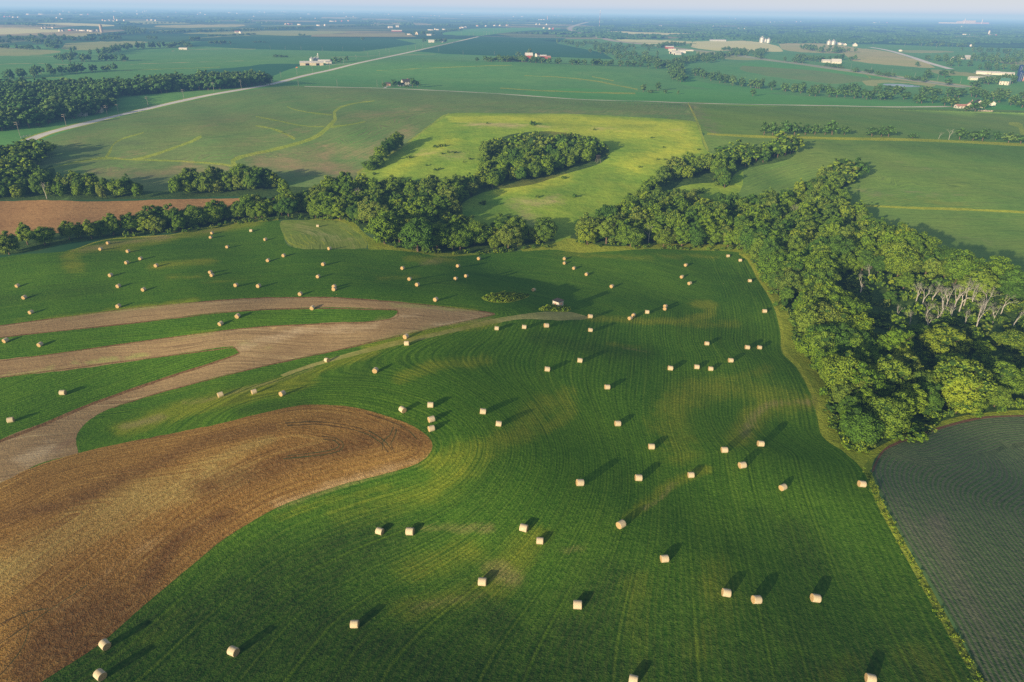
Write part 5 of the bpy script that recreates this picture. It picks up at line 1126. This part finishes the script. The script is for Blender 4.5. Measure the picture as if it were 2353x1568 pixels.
def building(px, py, L, Wd, H, rise, rot, wall, roof, name, label, cat, windows=0, doors=1, group=None, detail=True, chimney=False, bigdoor=False):
    x, y, z = g1(px, py)
    t_ = empty(name, (x, y, z), R(rot), label, cat, group)
    w_, r_ = gable_mesh(L, Wd, H, rise)
    part('wall', w_, wall, t_); rf = part('roof', r_, roof, t_)
    if not detail: return t_
    if chimney: part('chimney', boxV(L * .2, L * .2 + .9, -.4, .5, H + rise * .5, H + rise + 1.1), 'pinkroof', rf)
    for s in (-1, 1):
        n = windows
        for k in range(n):
            cx = -L / 2 + (k + .5) * L / n
            for lv in range(2 if H > 4.6 else 1):
                zc = 1.0 + lv * 2.7
                if lv == 0 and s < 0 and k == n // 2 and doors: continue
                f = part('window', boxV(cx - .55, cx + .55, s * Wd / 2 - .06, s * Wd / 2 + .06, zc, zc + 1.4), 'glass', t_)
    if windows:
        for s in (-1, 1):
            part('window', boxV(s * L / 2 - .06, s * L / 2 + .06, -.6, .6, 1.0, 2.4), 'glass', t_)
    if doors:
        if bigdoor:
            part('door', boxV(-L / 2 - .07, -L / 2 + .05, -Wd * .28, Wd * .28, 0, H * .82), 'opening', t_)
            part('door', boxV(-L * .1, L * .18, -Wd / 2 - .07, -Wd / 2 + .05, 0, H * .8), 'opening', t_)
        else: part('door', boxV(-.5, .5, -Wd / 2 - .07, -Wd / 2 + .05, 0, 2.1), 'opening', t_)
    return t_
def lathe(prof, seg=20):
    V, T = [], []
    for r_, z in prof:
        for k in range(seg): V.append((r_ * math.cos(2 * math.pi * k / seg), r_ * math.sin(2 * math.pi * k / seg), z))
    for i in range(len(prof) - 1):
        for k in range(seg):
            a, b = i * seg + k, i * seg + (k + 1) % seg
            T += [(a, b, b + seg), (a, b + seg, a + seg)]
    return np.array(V, float), np.array(T)
def silo(px, py, r_, H, wall, roof, kind, name, label, cat='silo'):
    x, y, z = g1(px, py); t_ = empty(name, (x, y, z), 0, label, cat)
    part('wall', lathe([(r_, -.5), (r_, H)]), wall, t_, True)
    if kind == 'dome': part('roof', lathe([(r_ * 1.03, H), (r_ * 1.0, H + r_ * .25), (r_ * .75, H + r_ * .6), (r_ * .4, H + r_ * .8), (.02, H + r_ * .88)]), roof, t_, True)
    else: part('roof', lathe([(r_ * 1.05, H), (r_ * .18, H + r_ * .62), (r_ * .18, H + r_ * .72), (.02, H + r_ * .8)]), roof, t_)
    part('ladder', boxV(-.25, .25, -r_ - .18, -r_ - .03, .5, H), 'galv', t_)
    return t_
def hoop(px, py, L, r_, rot, label):
    x, y, z = g1(px, py); t_ = empty('hoop_barn', (x, y, z), R(rot), label, 'barn')
    V, T = [], []; seg = 14
    for xx in (-L / 2, L / 2):
        for k in range(seg + 1):
            a = math.pi * k / seg; V.append((xx, r_ * math.cos(a), r_ * .95 * math.sin(a) + .2))
    for k in range(seg): T += [(k, k + 1, k + seg + 2), (k, k + seg + 2, k + seg + 1)]
    part('roof', (np.array(V), np.array(T)), 'whiteroof', t_, True)
    V2_, T2 = [], []
    for s, xx in ((0, -L / 2 + .3), (1, L / 2 - .3)):
        b = len(V2_); V2_.append((xx, 0, 0)); V2_ += [(xx, r_ * .99 * math.cos(math.pi * k / seg), r_ * .94 * math.sin(math.pi * k / seg) + .2) for k in range(seg + 1)]
        T2 += [(b, b + 1 + k, b + 2 + k) for k in range(seg)]
    part('wall', (np.array(V2_, float), np.array(T2)), 'white', t_)
    part('door', boxV(-L / 2 - .1, -L / 2 + .25, -r_ * .4, r_ * .4, 0, r_ * .6), 'opening', t_)

# farmstead with grain bins beside the gravel road
building(706, 150, 26, 16, 4.6, 2.6, 12, 'cream', 'whiteroof', 'machine_shed', 'beige long shed with white roof, left one beside the grain bins', 'shed', doors=1, bigdoor=True)
building(730, 150, 22, 16, 4.6, 2.6, 12, 'cream', 'whiteroof', 'machine_shed', 'beige shed with white roof in front of the grain bins', 'shed', doors=1, bigdoor=True)
silo(717, 145, 4.4, 8, 'galv', 'galv', 'cone', 'grain_bin', 'left steel grain bin behind the beige sheds', 'grain bin')
silo(724, 144, 4.0, 7.6, 'galv', 'galv', 'cone', 'grain_bin', 'middle steel grain bin behind the beige sheds', 'grain bin')
silo(730, 143, 3.6, 7, 'galv', 'galv', 'cone', 'grain_bin', 'right steel grain bin behind the beige sheds', 'grain bin')
x, y, z = g1(732, 143); t_ = empty('grain_elevator', (x, y, z), 0, 'thin grain elevator leg rising above the bins', 'elevator')
part('mast', boxV(-.5, .5, -.5, .5, -.5, 15), 'galv', t_); part('head', boxV(-.9, .9, -.9, .9, 15, 16.4), 'galv', t_); part('spout', limb_ := (lambda Vs, Ts: (limb(Vs, Ts, 0, (0, 0, 14.5), (-5, 0, 9), .2, .2), (np.concatenate(Vs), np.concatenate(Ts)))[1])([], []), 'galv', t_)
hoop(745, 145, 24, 6.6, 15, 'white round-roofed hoop barn right of the grain bins')
building(756, 147, 11, 8, 3.2, 2, 8, 'white', 'galv', 'garage', 'small grey-roofed building beside the hoop barn', 'garage')
building(579, 187, 9, 7, 4.0, 2.6, 30, 'white', 'pinkroof', 'house', 'small white house among trees by the gravel road', 'house', windows=3)
building(933, 197, 12, 9, 5.6, 3.2, 30, 'white', 'darkroof', 'farmhouse', 'white two-storey farmhouse with dark roof beyond the hill', 'house', windows=3, chimney=True)
building(922, 198.5, 8, 5, 3.0, 1.8, 30, 'white', 'darkroof', 'garage', 'small low building left of the white farmhouse', 'garage')
building(892, 197, 7, 5, 2.8, 1.6, 10, 'pinkroof', 'darkroof', 'shed', 'small reddish shed left of the white farmhouse', 'shed')
building(175, 267, 20, 5, 2.8, 1.0, 5, 'white', 'whiteroof', 'mobile_home', 'long low white building at the edge of the dark wood', 'building', windows=4)
building(221, 259, 12, 8, 3.0, 2.2, 10, 'cream', 'pinkroof', 'house', 'reddish-roofed house hidden in the dark wood by the road', 'house', windows=3)
building(991, 98, 20, 12, 4.5, 4, 10, 'white', 'whiteroof', 'barn', 'white barn left in the tree-ringed farmstead on the road', 'barn')
building(1018, 97, 16, 12, 5, 5, 60, 'white', 'whiteroof', 'farmhouse', 'white house right in the tree-ringed farmstead on the road', 'house')
building(1215, 135, 18, 13, 7.5, 5.5, 6, 'redclad', 'whiteroof', 'barn', 'big red barn with a white roof', 'barn', doors=1)
building(1235, 130.5, 10, 8, 5.0, 3.6, 40, 'white', 'darkroof', 'farmhouse', 'white farmhouse with grey roof right of the red barn', 'house', windows=2)
building(1248, 132.5, 16, 9, 3.6, 2.4, 6, 'redclad', 'whiteroof', 'shed', 'long white-roofed shed between house and red shed', 'shed')
building(1259, 135.5, 12, 10, 3.8, 2.8, 6, 'redclad', 'pinkroof', 'shed', 'small all-red shed right of the red barn', 'shed')
building(1538, 112, 26, 14, 4.5, 3, 0, 'redclad', 'whiteroof', 'barn', 'red-walled barn by the highway tree belt', 'barn')
building(1544, 117, 22, 10, 5, 1.2, 0, 'white', 'whiteroof', 'shed', 'white box shed in front of the red-walled barn', 'shed')
hoop(1550, 124, 26, 9, 20, 'bluish round-roofed barn below the white box shed'); hoop(1556, 126.5, 18, 7, 20, 'small round-roofed barn with a reddish front'); hoop(1568, 122.5, 16, 8, 0, 'white round-roofed barn at the right of the yard')
building(1575, 117.5, 46, 8, 2.6, 1.0, -4, 'white', 'whiteroof', 'shed', 'long low white shed beside the highway farm', 'shed')
building(1649, 95, 66, 14, 4.5, 2.5, -3, 'galv', 'galv', 'pole_barn', 'long grey open barn on the wheat field edge', 'barn')
silo(1750, 98, 9.5, 17, 'galv', 'galv', 'cone', 'grain_bin', 'large steel grain bin on the wheat field edge', 'grain bin'); silo(1758, 98, 5, 12, 'galv', 'galv', 'cone', 'grain_bin', 'small steel grain bin between two large ones', 'grain bin'); silo(1765, 99, 8, 13, 'galv', 'galv', 'cone', 'grain_bin', 'right steel grain bin on the wheat field edge', 'grain bin')
building(1899, 144, 22, 13, 4, 3, -5, 'white', 'whiteroof', 'barn', 'left white barn of the joined pair below the highway', 'barn')
building(1920, 146.5, 22, 18, 4.5, 6, -10, 'white', 'whiteroof', 'barn', 'steep-roofed white barn right of its lower neighbour', 'barn')
silo(1904, 103, 8, 12, 'galv', 'galv', 'cone', 'grain_bin', 'left steel bin on the distant ridge farm', 'grain bin'); silo(1914, 103, 9, 12, 'galv', 'galv', 'cone', 'grain_bin', 'double steel bin on the distant ridge farm', 'grain bin')
for n_, (px, py, L_) in enumerate([(1925, 102.5, 16), (1933, 103.5, 20), (1941, 104.5, 14)]): building(px, py, L_, 11, 4, 3, n_ * 40, 'white', 'whiteroof', 'barn', f'small white ridge-farm building, {ORD[n_]} of three', 'barn', detail=False)
building(1964, 106.5, 22, 16, 5, 6, 70, 'white', 'whiteroof', 'barn', 'white steep-roofed barn at the end of the ridge farm', 'barn')
silo(2339, 181, 3.6, 21, 'bluesilo', 'bluesilo', 'dome', 'silo', 'tall dark blue silo with a white rim'); silo(2341, 187, 4.6, 14, 'bluesilo', 'bluesilo', 'dome', 'silo', 'shorter dark blue silo in front of the tall one')
building(2269, 171, 40, 10, 3.4, 2.2, -24, 'white', 'whiteroof', 'barn', 'long narrow white barn, left one of two in line', 'barn', windows=0); building(2303, 173, 38, 10, 3.4, 2.2, -24, 'white', 'whiteroof', 'barn', 'long narrow white barn, right one of two in line', 'barn')
building(2245, 184, 28, 11, 3.4, 2.2, -10, 'white', 'whiteroof', 'shed', 'low white shed left of the farm with blue silos', 'shed')
building(2308, 195, 14, 10, 6, 4.6, -50, 'white', 'greenroof', 'farmhouse', 'white house with a green roof below the long barns', 'house', windows=3); building(2349, 186, 18, 12, 5.5, 4, -10, 'pinkroof', 'whiteroof', 'barn', 'pinkish barn at the frame edge beside the blue silos', 'barn')
building(2229, 251, 11, 9, 5.4, 4, 60, 'cream', 'pinkroof', 'farmhouse', 'cream farmhouse with faded red roof behind the round tree', 'house', windows=3, chimney=True)
building(2206, 249, 13, 6, 2.8, 1.8, 5, 'white', 'pinkroof', 'garage', 'low building with pinkish roof left of the cream farmhouse', 'garage', windows=3); building(2246, 247, 12, 9, 5, 4, 70, 'white', 'darkroof', 'barn', 'pale barn with dark roof right of the round tree', 'barn'); building(2279, 243, 9, 7, 3.4, 2.2, 60, 'white', 'galv', 'garage', 'small grey-roofed outbuilding right of the farmyard', 'garage')
building(2192, 139, 14, 10, 4.5, 4, 30, 'white', 'whiteroof', 'barn', 'small white barn among the right-hand woods', 'barn'); building(2220, 136.5, 22, 14, 5, 5, 20, 'white', 'whiteroof', 'barn', 'white barn with long annex among the right-hand woods', 'barn')
building(422, 114, 22, 9, 3, 1.6, 0, 'white', 'whiteroof', 'shed', 'low white building left of the far tree clumps', 'shed'); building(545, 76, 18, 12, 4, 4, 30, 'white', 'pinkroof', 'barn', 'reddish barn in the long tree row at upper left', 'barn'); building(553, 77, 12, 9, 5, 4, 80, 'white', 'whiteroof', 'house', 'white house beside the reddish barn in the tree row', 'house')
building(912, 72.5, 54, 14, 3.5, 3, 0, 'redclad', 'whiteroof', 'barn', 'long low red barn with a white roof far off', 'barn'); building(897, 65, 26, 18, 6, 5, 30, 'white', 'whiteroof', 'barn', 'big white barn above the long red one', 'barn'); building(913, 63, 20, 14, 5, 5, 10, 'white', 'whiteroof', 'house', 'smaller white building right of the big white barn', 'house')
building(958, 80.5, 10, 12, 7, 6, 80, 'cream', 'whiteroof', 'farmhouse', 'cream house in front of the far dark grove', 'house'); building(986, 82, 20, 12, 3.5, 3, 0, 'white', 'whiteroof', 'shed', 'low white shed in front of the far dark grove', 'shed'); building(941, 80.5, 22, 10, 3.5, 2, 0, 'white', 'whiteroof', 'shed', 'low white shed left of the far dark grove', 'shed')
# hay field hut and hunting blind
x, y, z = g1(1282, 704); t_ = empty('hut', (x, y, z), R(48), 'small white square hut with two dark windows on a grassy mound', 'hut')
part('wall', boxV(-1.5, 1.5, -1.5, 1.5, -.4, 2.45), 'white', t_); part('roof', boxV(-1.7, 1.7, -1.7, 1.7, 2.452, 2.62), 'darkroof', t_)
for (a, b, c, d) in ((-1.56, -1.46, -.35, .45), ):
    part('window', boxV(a, b, c, d, 1.05, 1.85), 'pinkroof', t_)
part('window', boxV(-.1, .7, -1.56, -1.46, 1.05, 1.85), 'pinkroof', t_); part('door', boxV(-1.2, -.45, -1.55, -1.47, 0, 2.0), 'cream', t_)
x, y, z = g1(1374, 374); t_ = empty('hunting_blind', (x, y, z), R(20), 'dark raised hunting blind on wooden legs in the pasture', 'hunting blind')
part('wall', boxV(-1.1, 1.1, -1.1, 1.1, 3.0, 5.0), 'blind', t_); part('roof', boxV(-1.3, 1.3, -1.3, 1.3, 5.003, 5.2), 'darkroof', t_)
for sx in (-1, 1):
    for sy in (-1, 1):
        Vs, Ts = [], []; limb(Vs, Ts, 0, (sx * 1.6, sy * 1.6, -.3), (sx * .95, sy * .95, 3.0), .11, .1, 6); part('leg', (np.concatenate(Vs), np.concatenate(Ts)), 'polewood', t_)
part('window', boxV(-.5, .5, -1.13, -1.08, 3.9, 4.5), 'opening', t_)
# rail fence beside the road and round a yard
x, y, z = g1(70, 314); xb, yb, zb = g1(34, 320); dx_, dy_ = xb - x, yb - y; Lf = math.hypot(dx_, dy_)
t_ = empty('rail_fence', (x, y, z), math.atan2(dy_, dx_), 'white rail fence left of the road end', 'fence')
def gz(t): return float(height(x + dx_ * t, y + dy_ * t)) - z
for k in range(0, int(Lf / 2.6)):
    t0_ = k * 2.6 / Lf; part('post', boxV(k * 2.6 - .09, k * 2.6 + .09, -.09, .09, gz(t0_) - .3, gz(t0_) + 1.4), 'white', t_)
for hh in (.45, .85, 1.25):
    Vs, Ts = [], []; off = 0
    for k in range(0, int(Lf / 2.6) - 1): off = limb(Vs, Ts, off, (k * 2.6, -.12, gz(k * 2.6 / Lf) + hh), ((k + 1) * 2.6, -.12, gz((k + 1) * 2.6 / Lf) + hh), .09, .09, 4)
    part('rail', (np.concatenate(Vs), np.concatenate(Ts)), 'white', t_)
# wood pile
x, y, z = g1(2262, 257); t_ = empty('wood_pile', (x, y, z), 0, 'tan pile of timber beside the right-hand farmyard', 'wood pile')
Vs, Ts = [], []; off = 0
for k in range(60):
    a, b = random.uniform(-7, 7), random.uniform(-2.5, 2.5); off = limb(Vs, Ts, off, (a, b, random.uniform(0, 1.0)), (a + random.uniform(1, 3), b + random.uniform(-2, 2), random.uniform(.2, 1.8)), .3, .3, 5)
part('logs', (np.concatenate(Vs), np.concatenate(Ts)), 'cream', t_)

# ------------------------------------------------------------------ utility poles
def pole_parts(H, arms):
    Vs, Ts = [], []; limb(Vs, Ts, 0, (0, 0, -.5), (0, 0, H), .18, .12, 7); p = (np.concatenate(Vs), np.concatenate(Ts))
    pm = make_mesh('post', p[0], p[1], [M['polewood']], smooth=True)
    am = [make_mesh('crossarm', *boxV(-1.7, 1.7, -.1, .1, H - .6 - 1.5 * i - .12, H - .6 - 1.5 * i + .12), [M['polewood']]) for i in range(arms)]
    im = [make_mesh('insulator', *boxV(sx - .07, sx + .07, -.07, .07, H - .479 - 1.5 * i, H - .18 - 1.5 * i), [M['white']]) for i in range(arms) for sx in (-1.55, -.6, .6, 1.55)]
    return pm, am, im
PP = {2: pole_parts(11, 2), 1: pole_parts(9.5, 1)}
def polerow(L, arms, phrase, az, ins=False, s0=1.0):
    for n_, (px, py) in enumerate(L):
        x, y, z = g1(px, py); pm, am, im = PP[arms]
        t_ = empty('utility_pole', (x, y, z), az, None, 'utility pole', 'utility poles ' + phrase, (s0, s0, s0))
        t_['label'] = f'wooden utility pole, {(ORD + ["eleventh from left", "twelfth from left", "thirteenth from left", "fourteenth from left"])[n_]} {phrase}'
        child('post', pm, t_)
        for i, a in enumerate(am):
            c_ = child('crossarm', a, t_)
            if ins:
                for k in im[i * 4:i * 4 + 4]: child('insulator', k, c_)
polerow([(46, 312), (153, 292), (248, 269), (341, 247), (423, 229), (492, 211), (555, 205)], 2, 'along the near gravel road', R(35), True)
polerow([(273, 262), (626, 198.5), (646, 180)], 1, 'beside the gravel road bend', R(30))
polerow([(683, 173), (718.5, 167), (757.5, 160), (790, 147.5), (819, 140.5), (846, 132.5), (872, 130), (895, 124), (937.5, 117), (955, 114.5), (972, 111), (988, 107.5), (1002, 103), (1043, 95)], 1, 'along the far gravel road', R(20), False, 1.15)
polerow([(621, 114), (656, 114), (692, 115), (741, 117), (788, 118.5), (837, 119.5), (887, 120)], 1, 'across the dark far field', R(80), False, 1.1)
polerow([(686, 199), (775, 199), (867, 200), (879, 200)], 1, 'along the field road beyond the hill', R(70), False, 1.0)
polerow([(1008, 119), (1064, 126), (1136, 127)], 1, 'in the dark field left of the red barn', R(80), False, 1.1)
polerow([(1955, 158), (2001, 164), (2048, 172), (2101, 180), (2153, 187), (2206, 193)], 1, 'beside the highway', R(60), False, 1.1)
polerow([(1060, 81), (1078, 83), (1088, 84), (1112, 81), (1118, 80.5), (1124, 82), (1134, 77), (1143, 75), (1150, 73), (1158, 71.5), (1165, 70), (1174, 69.5)], 1, 'beyond the end of the gravel road', R(20), False, 1.6)
polerow([(1788, 100), (1831, 101), (1871, 101), (2006, 105), (2078, 108), (2116, 109), (2151, 110), (2187, 110)], 1, 'along the far right ridge', R(80), False, 1.6)
# radio mast
x, y, z = g1(1377, 64); t_ = empty('radio_mast', (x, y, z), 0, 'thin red and white radio mast beyond the highway', 'mast')
for k in range(7):
    Vs, Ts = [], []; limb(Vs, Ts, 0, (0, 0, k * 16.), (0, 0, k * 16. + 16.), 1.0, 1.0, 6); part('section', (np.concatenate(Vs), np.concatenate(Ts)), 'redclad' if k % 2 else 'white', t_)
# vehicles: a line of trucks too far to read is left to the specks; marker on the field corner by the sheds
x, y, z = g1(682, 158.5); t_ = empty('sign', (x, y, z), 0, 'orange board on two posts at the field corner by the road', 'sign')
part('board', boxV(-1.6, 1.6, -.1, .1, 2.0, 3.0), 'orange', t_); part('post', boxV(-1.5, -1.3, -.12, .08, -.3, 2.0), 'polewood', t_); part('post', boxV(1.3, 1.5, -.12, .08, -.3, 2.0), 'polewood', t_)

# ------------------------------------------------------------------ farms that are specks towards the horizon
def mini(V_scale=1.0):
    out = []
    for (L_, W_, H_, r_, wall, roof) in [(30, 14, 6, 4, 'white', 'whiteroof'), (16, 12, 7, 6, 'white', 'whiteroof'), (55, 14, 5, 3, 'white', 'whiteroof'), (24, 16, 7, 5, 'redclad', 'whiteroof'), (20, 12, 6, 5, 'cream', 'pinkroof'), (18, 12, 6, 5, 'white', 'darkroof')]:
        w_, rf = gable_mesh(L_, W_, H_, r_)
        out.append((make_mesh('wall', w_[0], w_[1], [M[wall]]), make_mesh('roof', rf[0], rf[1], [M[roof]])))
    return out
MINI = mini()
specs = [('left of the far brown fields', [(12, 40), (16, 40), (24, 40), (32, 41), (43, 41), (108, 44), (117, 44), (131, 43), (135, 44), (143, 45), (188, 35), (198, 33), (203, 34)]),
 ('in the far white farm with a silo at upper left', [(162, 71), (170, 71), (176, 71), (190, 71.5), (205, 72), (210, 73), (218, 73), (224, 73), (138, 72.5), (145, 72.5)]),
 ('in the farm above the tan field at upper left', [(237, 48), (243, 49), (252, 49), (262, 49.5), (270, 48.5), (286, 49.5), (340, 48), (350, 47.5), (358, 49), (98, 66), (103, 66), (122, 66)]),
 ('in the second row of far left farms', [(568, 47.5), (574, 47), (581, 47), (585, 38.5), (387, 40), (500, 41.5), (508, 41), (455, 34), (472, 34.5), (555, 34.5), (282, 31), (328, 29), (374, 28.5), (390, 29), (405, 29.5), (432, 23)]),
 ('along the far tree rows left of the road', [(607, 54), (613, 54), (657, 57), (663, 57), (670, 57), (688, 58), (732, 60), (747, 60), (763, 50), (772, 50), (786, 50), (801, 49), (692, 43), (725, 43), (796, 39), (812, 39), (818, 44), (826, 44)]),
 ('far off above the end of the gravel road', [(990, 70), (1000, 69), (1006, 69.5), (1020, 69), (1058, 66), (1063, 65), (1070, 65), (1097, 61), (1117, 61), (1138, 60), (1149, 60), (1165, 59.5), (1168, 59), (938, 40), (948, 39.5), (991, 37), (999, 37), (1010, 38), (932, 28.5)]),
 ('in farms left of the highway curve', [(1180, 39), (1200, 39), (1104, 34), (1110, 34), (1131, 32), (1138, 32), (1239, 46), (1244, 46), (1250, 46), (1316, 51.5), (1233, 57), (1240, 57), (1256, 58), (1250, 66), (1263, 68), (1271, 68), (1275, 36), (1283, 36), (1290, 37), (1322, 38), (1330, 38)]),
 ('in the woods beyond the highway', [(1514, 61), (1520, 61), (1613, 61), (1620, 62), (1639, 62), (1661, 62), (1697, 68), (1710, 69), (1722, 69), (1513, 38), (1520, 38), (1531, 37), (1545, 37), (1555, 37), (1578, 37), (1465, 47), (1637, 41), (1668, 41), (1676, 41), (1690, 44)]),
 ('in the wooded plain at the upper right', [(1770, 52), (1780, 52), (1790, 51), (1797, 51), (1830, 51), (1840, 50), (1897, 46), (1910, 47), (1930, 47), (1969, 50), (2010, 53), (2020, 52), (2038, 53), (2058, 61), (2198, 62), (2209, 62), (2221, 81), (2240, 82), (2272, 83), (2280, 83), (2287, 84), (2300, 84), (2230, 107), (2068, 118)])]
n_s = 0
for phrase, L in specs:
    for n_, (px, py) in enumerate(sorted(L)):
        x, y, z = g1(px, py); d_ = math.hypot(x, y)
        k = random.choice([0, 0, 1, 1, 2, 3, 4, 5]); s_ = .62 if d_ < 4500 else .85
        t_ = empty('farm_building', (x, y, z), random.choice([0, 1.57]) + R(-14) + random.uniform(-.15, .15), f'small pale farm building {phrase}', 'building', 'distant farm buildings ' + phrase, (s_, s_, s_))
        child('wall', MINI[k][0], t_); child('roof', MINI[k][1], t_); n_s += 1
silo(234, 75, 6, 27, 'concrete', 'concrete', 'dome', 'silo', 'tall brown stave silo at the far white farm'); silo(264, 49, 5, 30, 'concrete', 'galv', 'dome', 'silo', 'thin dark silo above the tan far field'); silo(1258, 45.5, 6, 40, 'concrete', 'galv', 'dome', 'silo', 'tall reddish silo left of the highway curve'); silo(2271, 82, 6, 24, 'galv', 'galv', 'dome', 'silo', 'pale silo at the far right farm')
# works with two stacks near the right end of the horizon
x, y, z = g1(2205, 54.5); t_ = empty('factory', (x, y, z), R(3), 'long pale factory with stacks near the right horizon', 'factory')
part('hall', boxV(-330, -40, -25, 25, -1, 14), 'white', t_); part('block', boxV(-38, 60, -30, 30, -1, 34), 'cream', t_); part('block', boxV(62, 230, -35, 35, -1, 46), 'cream', t_); part('hall', boxV(232, 460, -25, 25, -1, 20), 'pinkroof', t_)
for xx, hh in ((48, 70), (330, 66)): part('chimney', (lambda a: (a[0] + [xx, -40, 0], a[1]))(lathe([(7, -1), (5.5, hh), (.1, hh + .2)], 10)), 'white', t_)
# specks of the town on the horizon
X, Y, Z = ground(rng.uniform(0, 2353, 90), rng.uniform(26, 34, 90) + np.linspace(0, 0, 90))
for n_ in range(90):
    px, _ = project(X[n_], Y[n_], Z[n_]); side = 'left' if px < 1176 else 'right'
    t_ = empty('town_building', (X[n_], Y[n_], Z[n_]), random.uniform(-.3, .3), f'pale speck of a town building near the {side} half of the horizon', 'building', f'town buildings along the {side} half of the horizon', (1.1, .9, 1.0))
    k = n_ % 3; child('wall', MINI[k][0], t_); child('roof', MINI[k][1], t_)
print('farms', n_s, time.time() - T0)

# ------------------------------------------------------------------ haze, sky, sun, camera
def haze_box():
    m, nt = newmat('haze_air'); q = N(nt)
    sig = HAZE_SIG; col = HAZE_COL
    k = max(sig)
    a = q.n('ShaderNodeVolumeAbsorption', {'Color': tuple(1 - s / k for s in sig) + (1,), 'Density': k})
    ec = [s * c for s, c in zip(sig, col)]; ek = max(ec)
    e = q.n('ShaderNodeEmission', {'Color': tuple(v / ek for v in ec) + (1,), 'Strength': ek})
    ad = q.n('ShaderNodeAddShader', {0: a.outputs[0], 1: e.outputs[0]})
    o = q.n('ShaderNodeOutputMaterial'); nt.links.new(ad.outputs[0], o.inputs['Volume'])
    m.cycles.homogeneous_volume = True
    s, z0, z1 = 64000, -120, HAZE_TOP
    V = [(x, y, z) for z in (z0, z1) for y in (-s, s) for x in (-s, s)]
    Fc = [(0, 2, 3, 1), (4, 5, 7, 6), (0, 1, 5, 4), (2, 6, 7, 3), (0, 4, 6, 2), (1, 3, 7, 5)]
    me = bpy.data.meshes.new('haze'); me.from_pydata(V, [], Fc); me.materials.append(m)
    ob = bpy.data.objects.new('haze', me); C.objects.link(ob); ob['kind'] = 'structure'
HAZE_TOP = 190.0
HAZE_SIG = (1 / 15000, 1 / 10500, 1 / 7800)
HAZE_COL = (.46, .63, .79)
haze_box()
wd = bpy.data.worlds.new('World'); bpy.context.scene.world = wd; wd.use_nodes = True
nt = wd.node_tree; nt.nodes.clear(); q = N(nt)
sky = q.n('ShaderNodeTexSky', sky_type='NISHITA'); sky.sun_disc = False
sky.sun_elevation = R(SUN_EL); sky.sun_rotation = R(180 + SUN_AZ); sky.air_density = 1.0; sky.dust_density = 2.0; sky.ozone_density = 1.5
hs = q.n('ShaderNodeHueSaturation', {'Saturation': .5, 'Value': 1.0, 'Color': sky.outputs[0]})
bg = q.n('ShaderNodeBackground', {0: hs.outputs[0], 1: .10})
zz = q.n('ShaderNodeSeparateXYZ', {0: q.n('ShaderNodeTexCoord').outputs['Generated']})
glow = q.math('POWER', 2.718, q.math('MULTIPLY', q.math('ABSOLUTE', zz.outputs[2]), -22.0))
side = q.ramp(zz.outputs[0], -.6, .6)
b2 = q.n('ShaderNodeBackground', {0: q.mix(side, (.64, .66, .72), (.80, .81, .80)), 1: glow})
ad = q.n('ShaderNodeAddShader', {0: bg.outputs[0], 1: b2.outputs[0]})
o = q.n('ShaderNodeOutputWorld'); nt.links.new(ad.outputs[0], o.inputs[0])
sun = bpy.data.lights.new('sun', 'SUN'); sun.energy = 5.0; sun.angle = R(.55); sun.color = (1.0, .80, .48)
so = bpy.data.objects.new('sun', sun); C.objects.link(so)
el, az = R(SUN_EL), R(SUN_AZ)
d = Vector((math.sin(az) * math.cos(el), math.cos(az) * math.cos(el), -math.sin(el)))
so.rotation_euler = d.to_track_quat('-Z', 'Y').to_euler()
so.location = (-60, -80, 60)

cam = bpy.data.cameras.new('camera'); cam.lens = 24.0 * FPX / 1568.667; cam.sensor_width = 36.0; cam.clip_start = 1.0; cam.clip_end = 200000
co = bpy.data.objects.new('camera', cam); C.objects.link(co)
r0, u0, f0 = Vector((1, 0, 0)), Vector((0, sp, cp)), Vector((0, cp, -sp))
right = r0 * cr + u0 * sr; up = -r0 * sr + u0 * cr
right, up = r0 * cr - u0 * (-sr), u0 * cr - r0 * sr
mw = Matrix.Identity(4)
for i in range(3): mw[i][0], mw[i][1], mw[i][2] = right[i], up[i], -f0[i]
mw[2][3] = CAM_H
co.matrix_world = mw
sc = bpy.context.scene; sc.camera = co
sc.view_settings.view_transform = 'Standard'; sc.view_settings.look = 'None'; sc.view_settings.exposure = 0; sc.view_settings.gamma = 1
sc.render.engine = 'CYCLES'
sc.cycles.use_denoising = False
sc.cycles.max_bounces = 4; sc.cycles.diffuse_bounces = 2; sc.cycles.glossy_bounces = 1; sc.cycles.transmission_bounces = 2; sc.cycles.volume_bounces = 0; sc.cycles.transparent_max_bounces = 6
sc.cycles.pixel_filter_type = 'BLACKMAN_HARRIS'
print('script done', time.time() - T0)
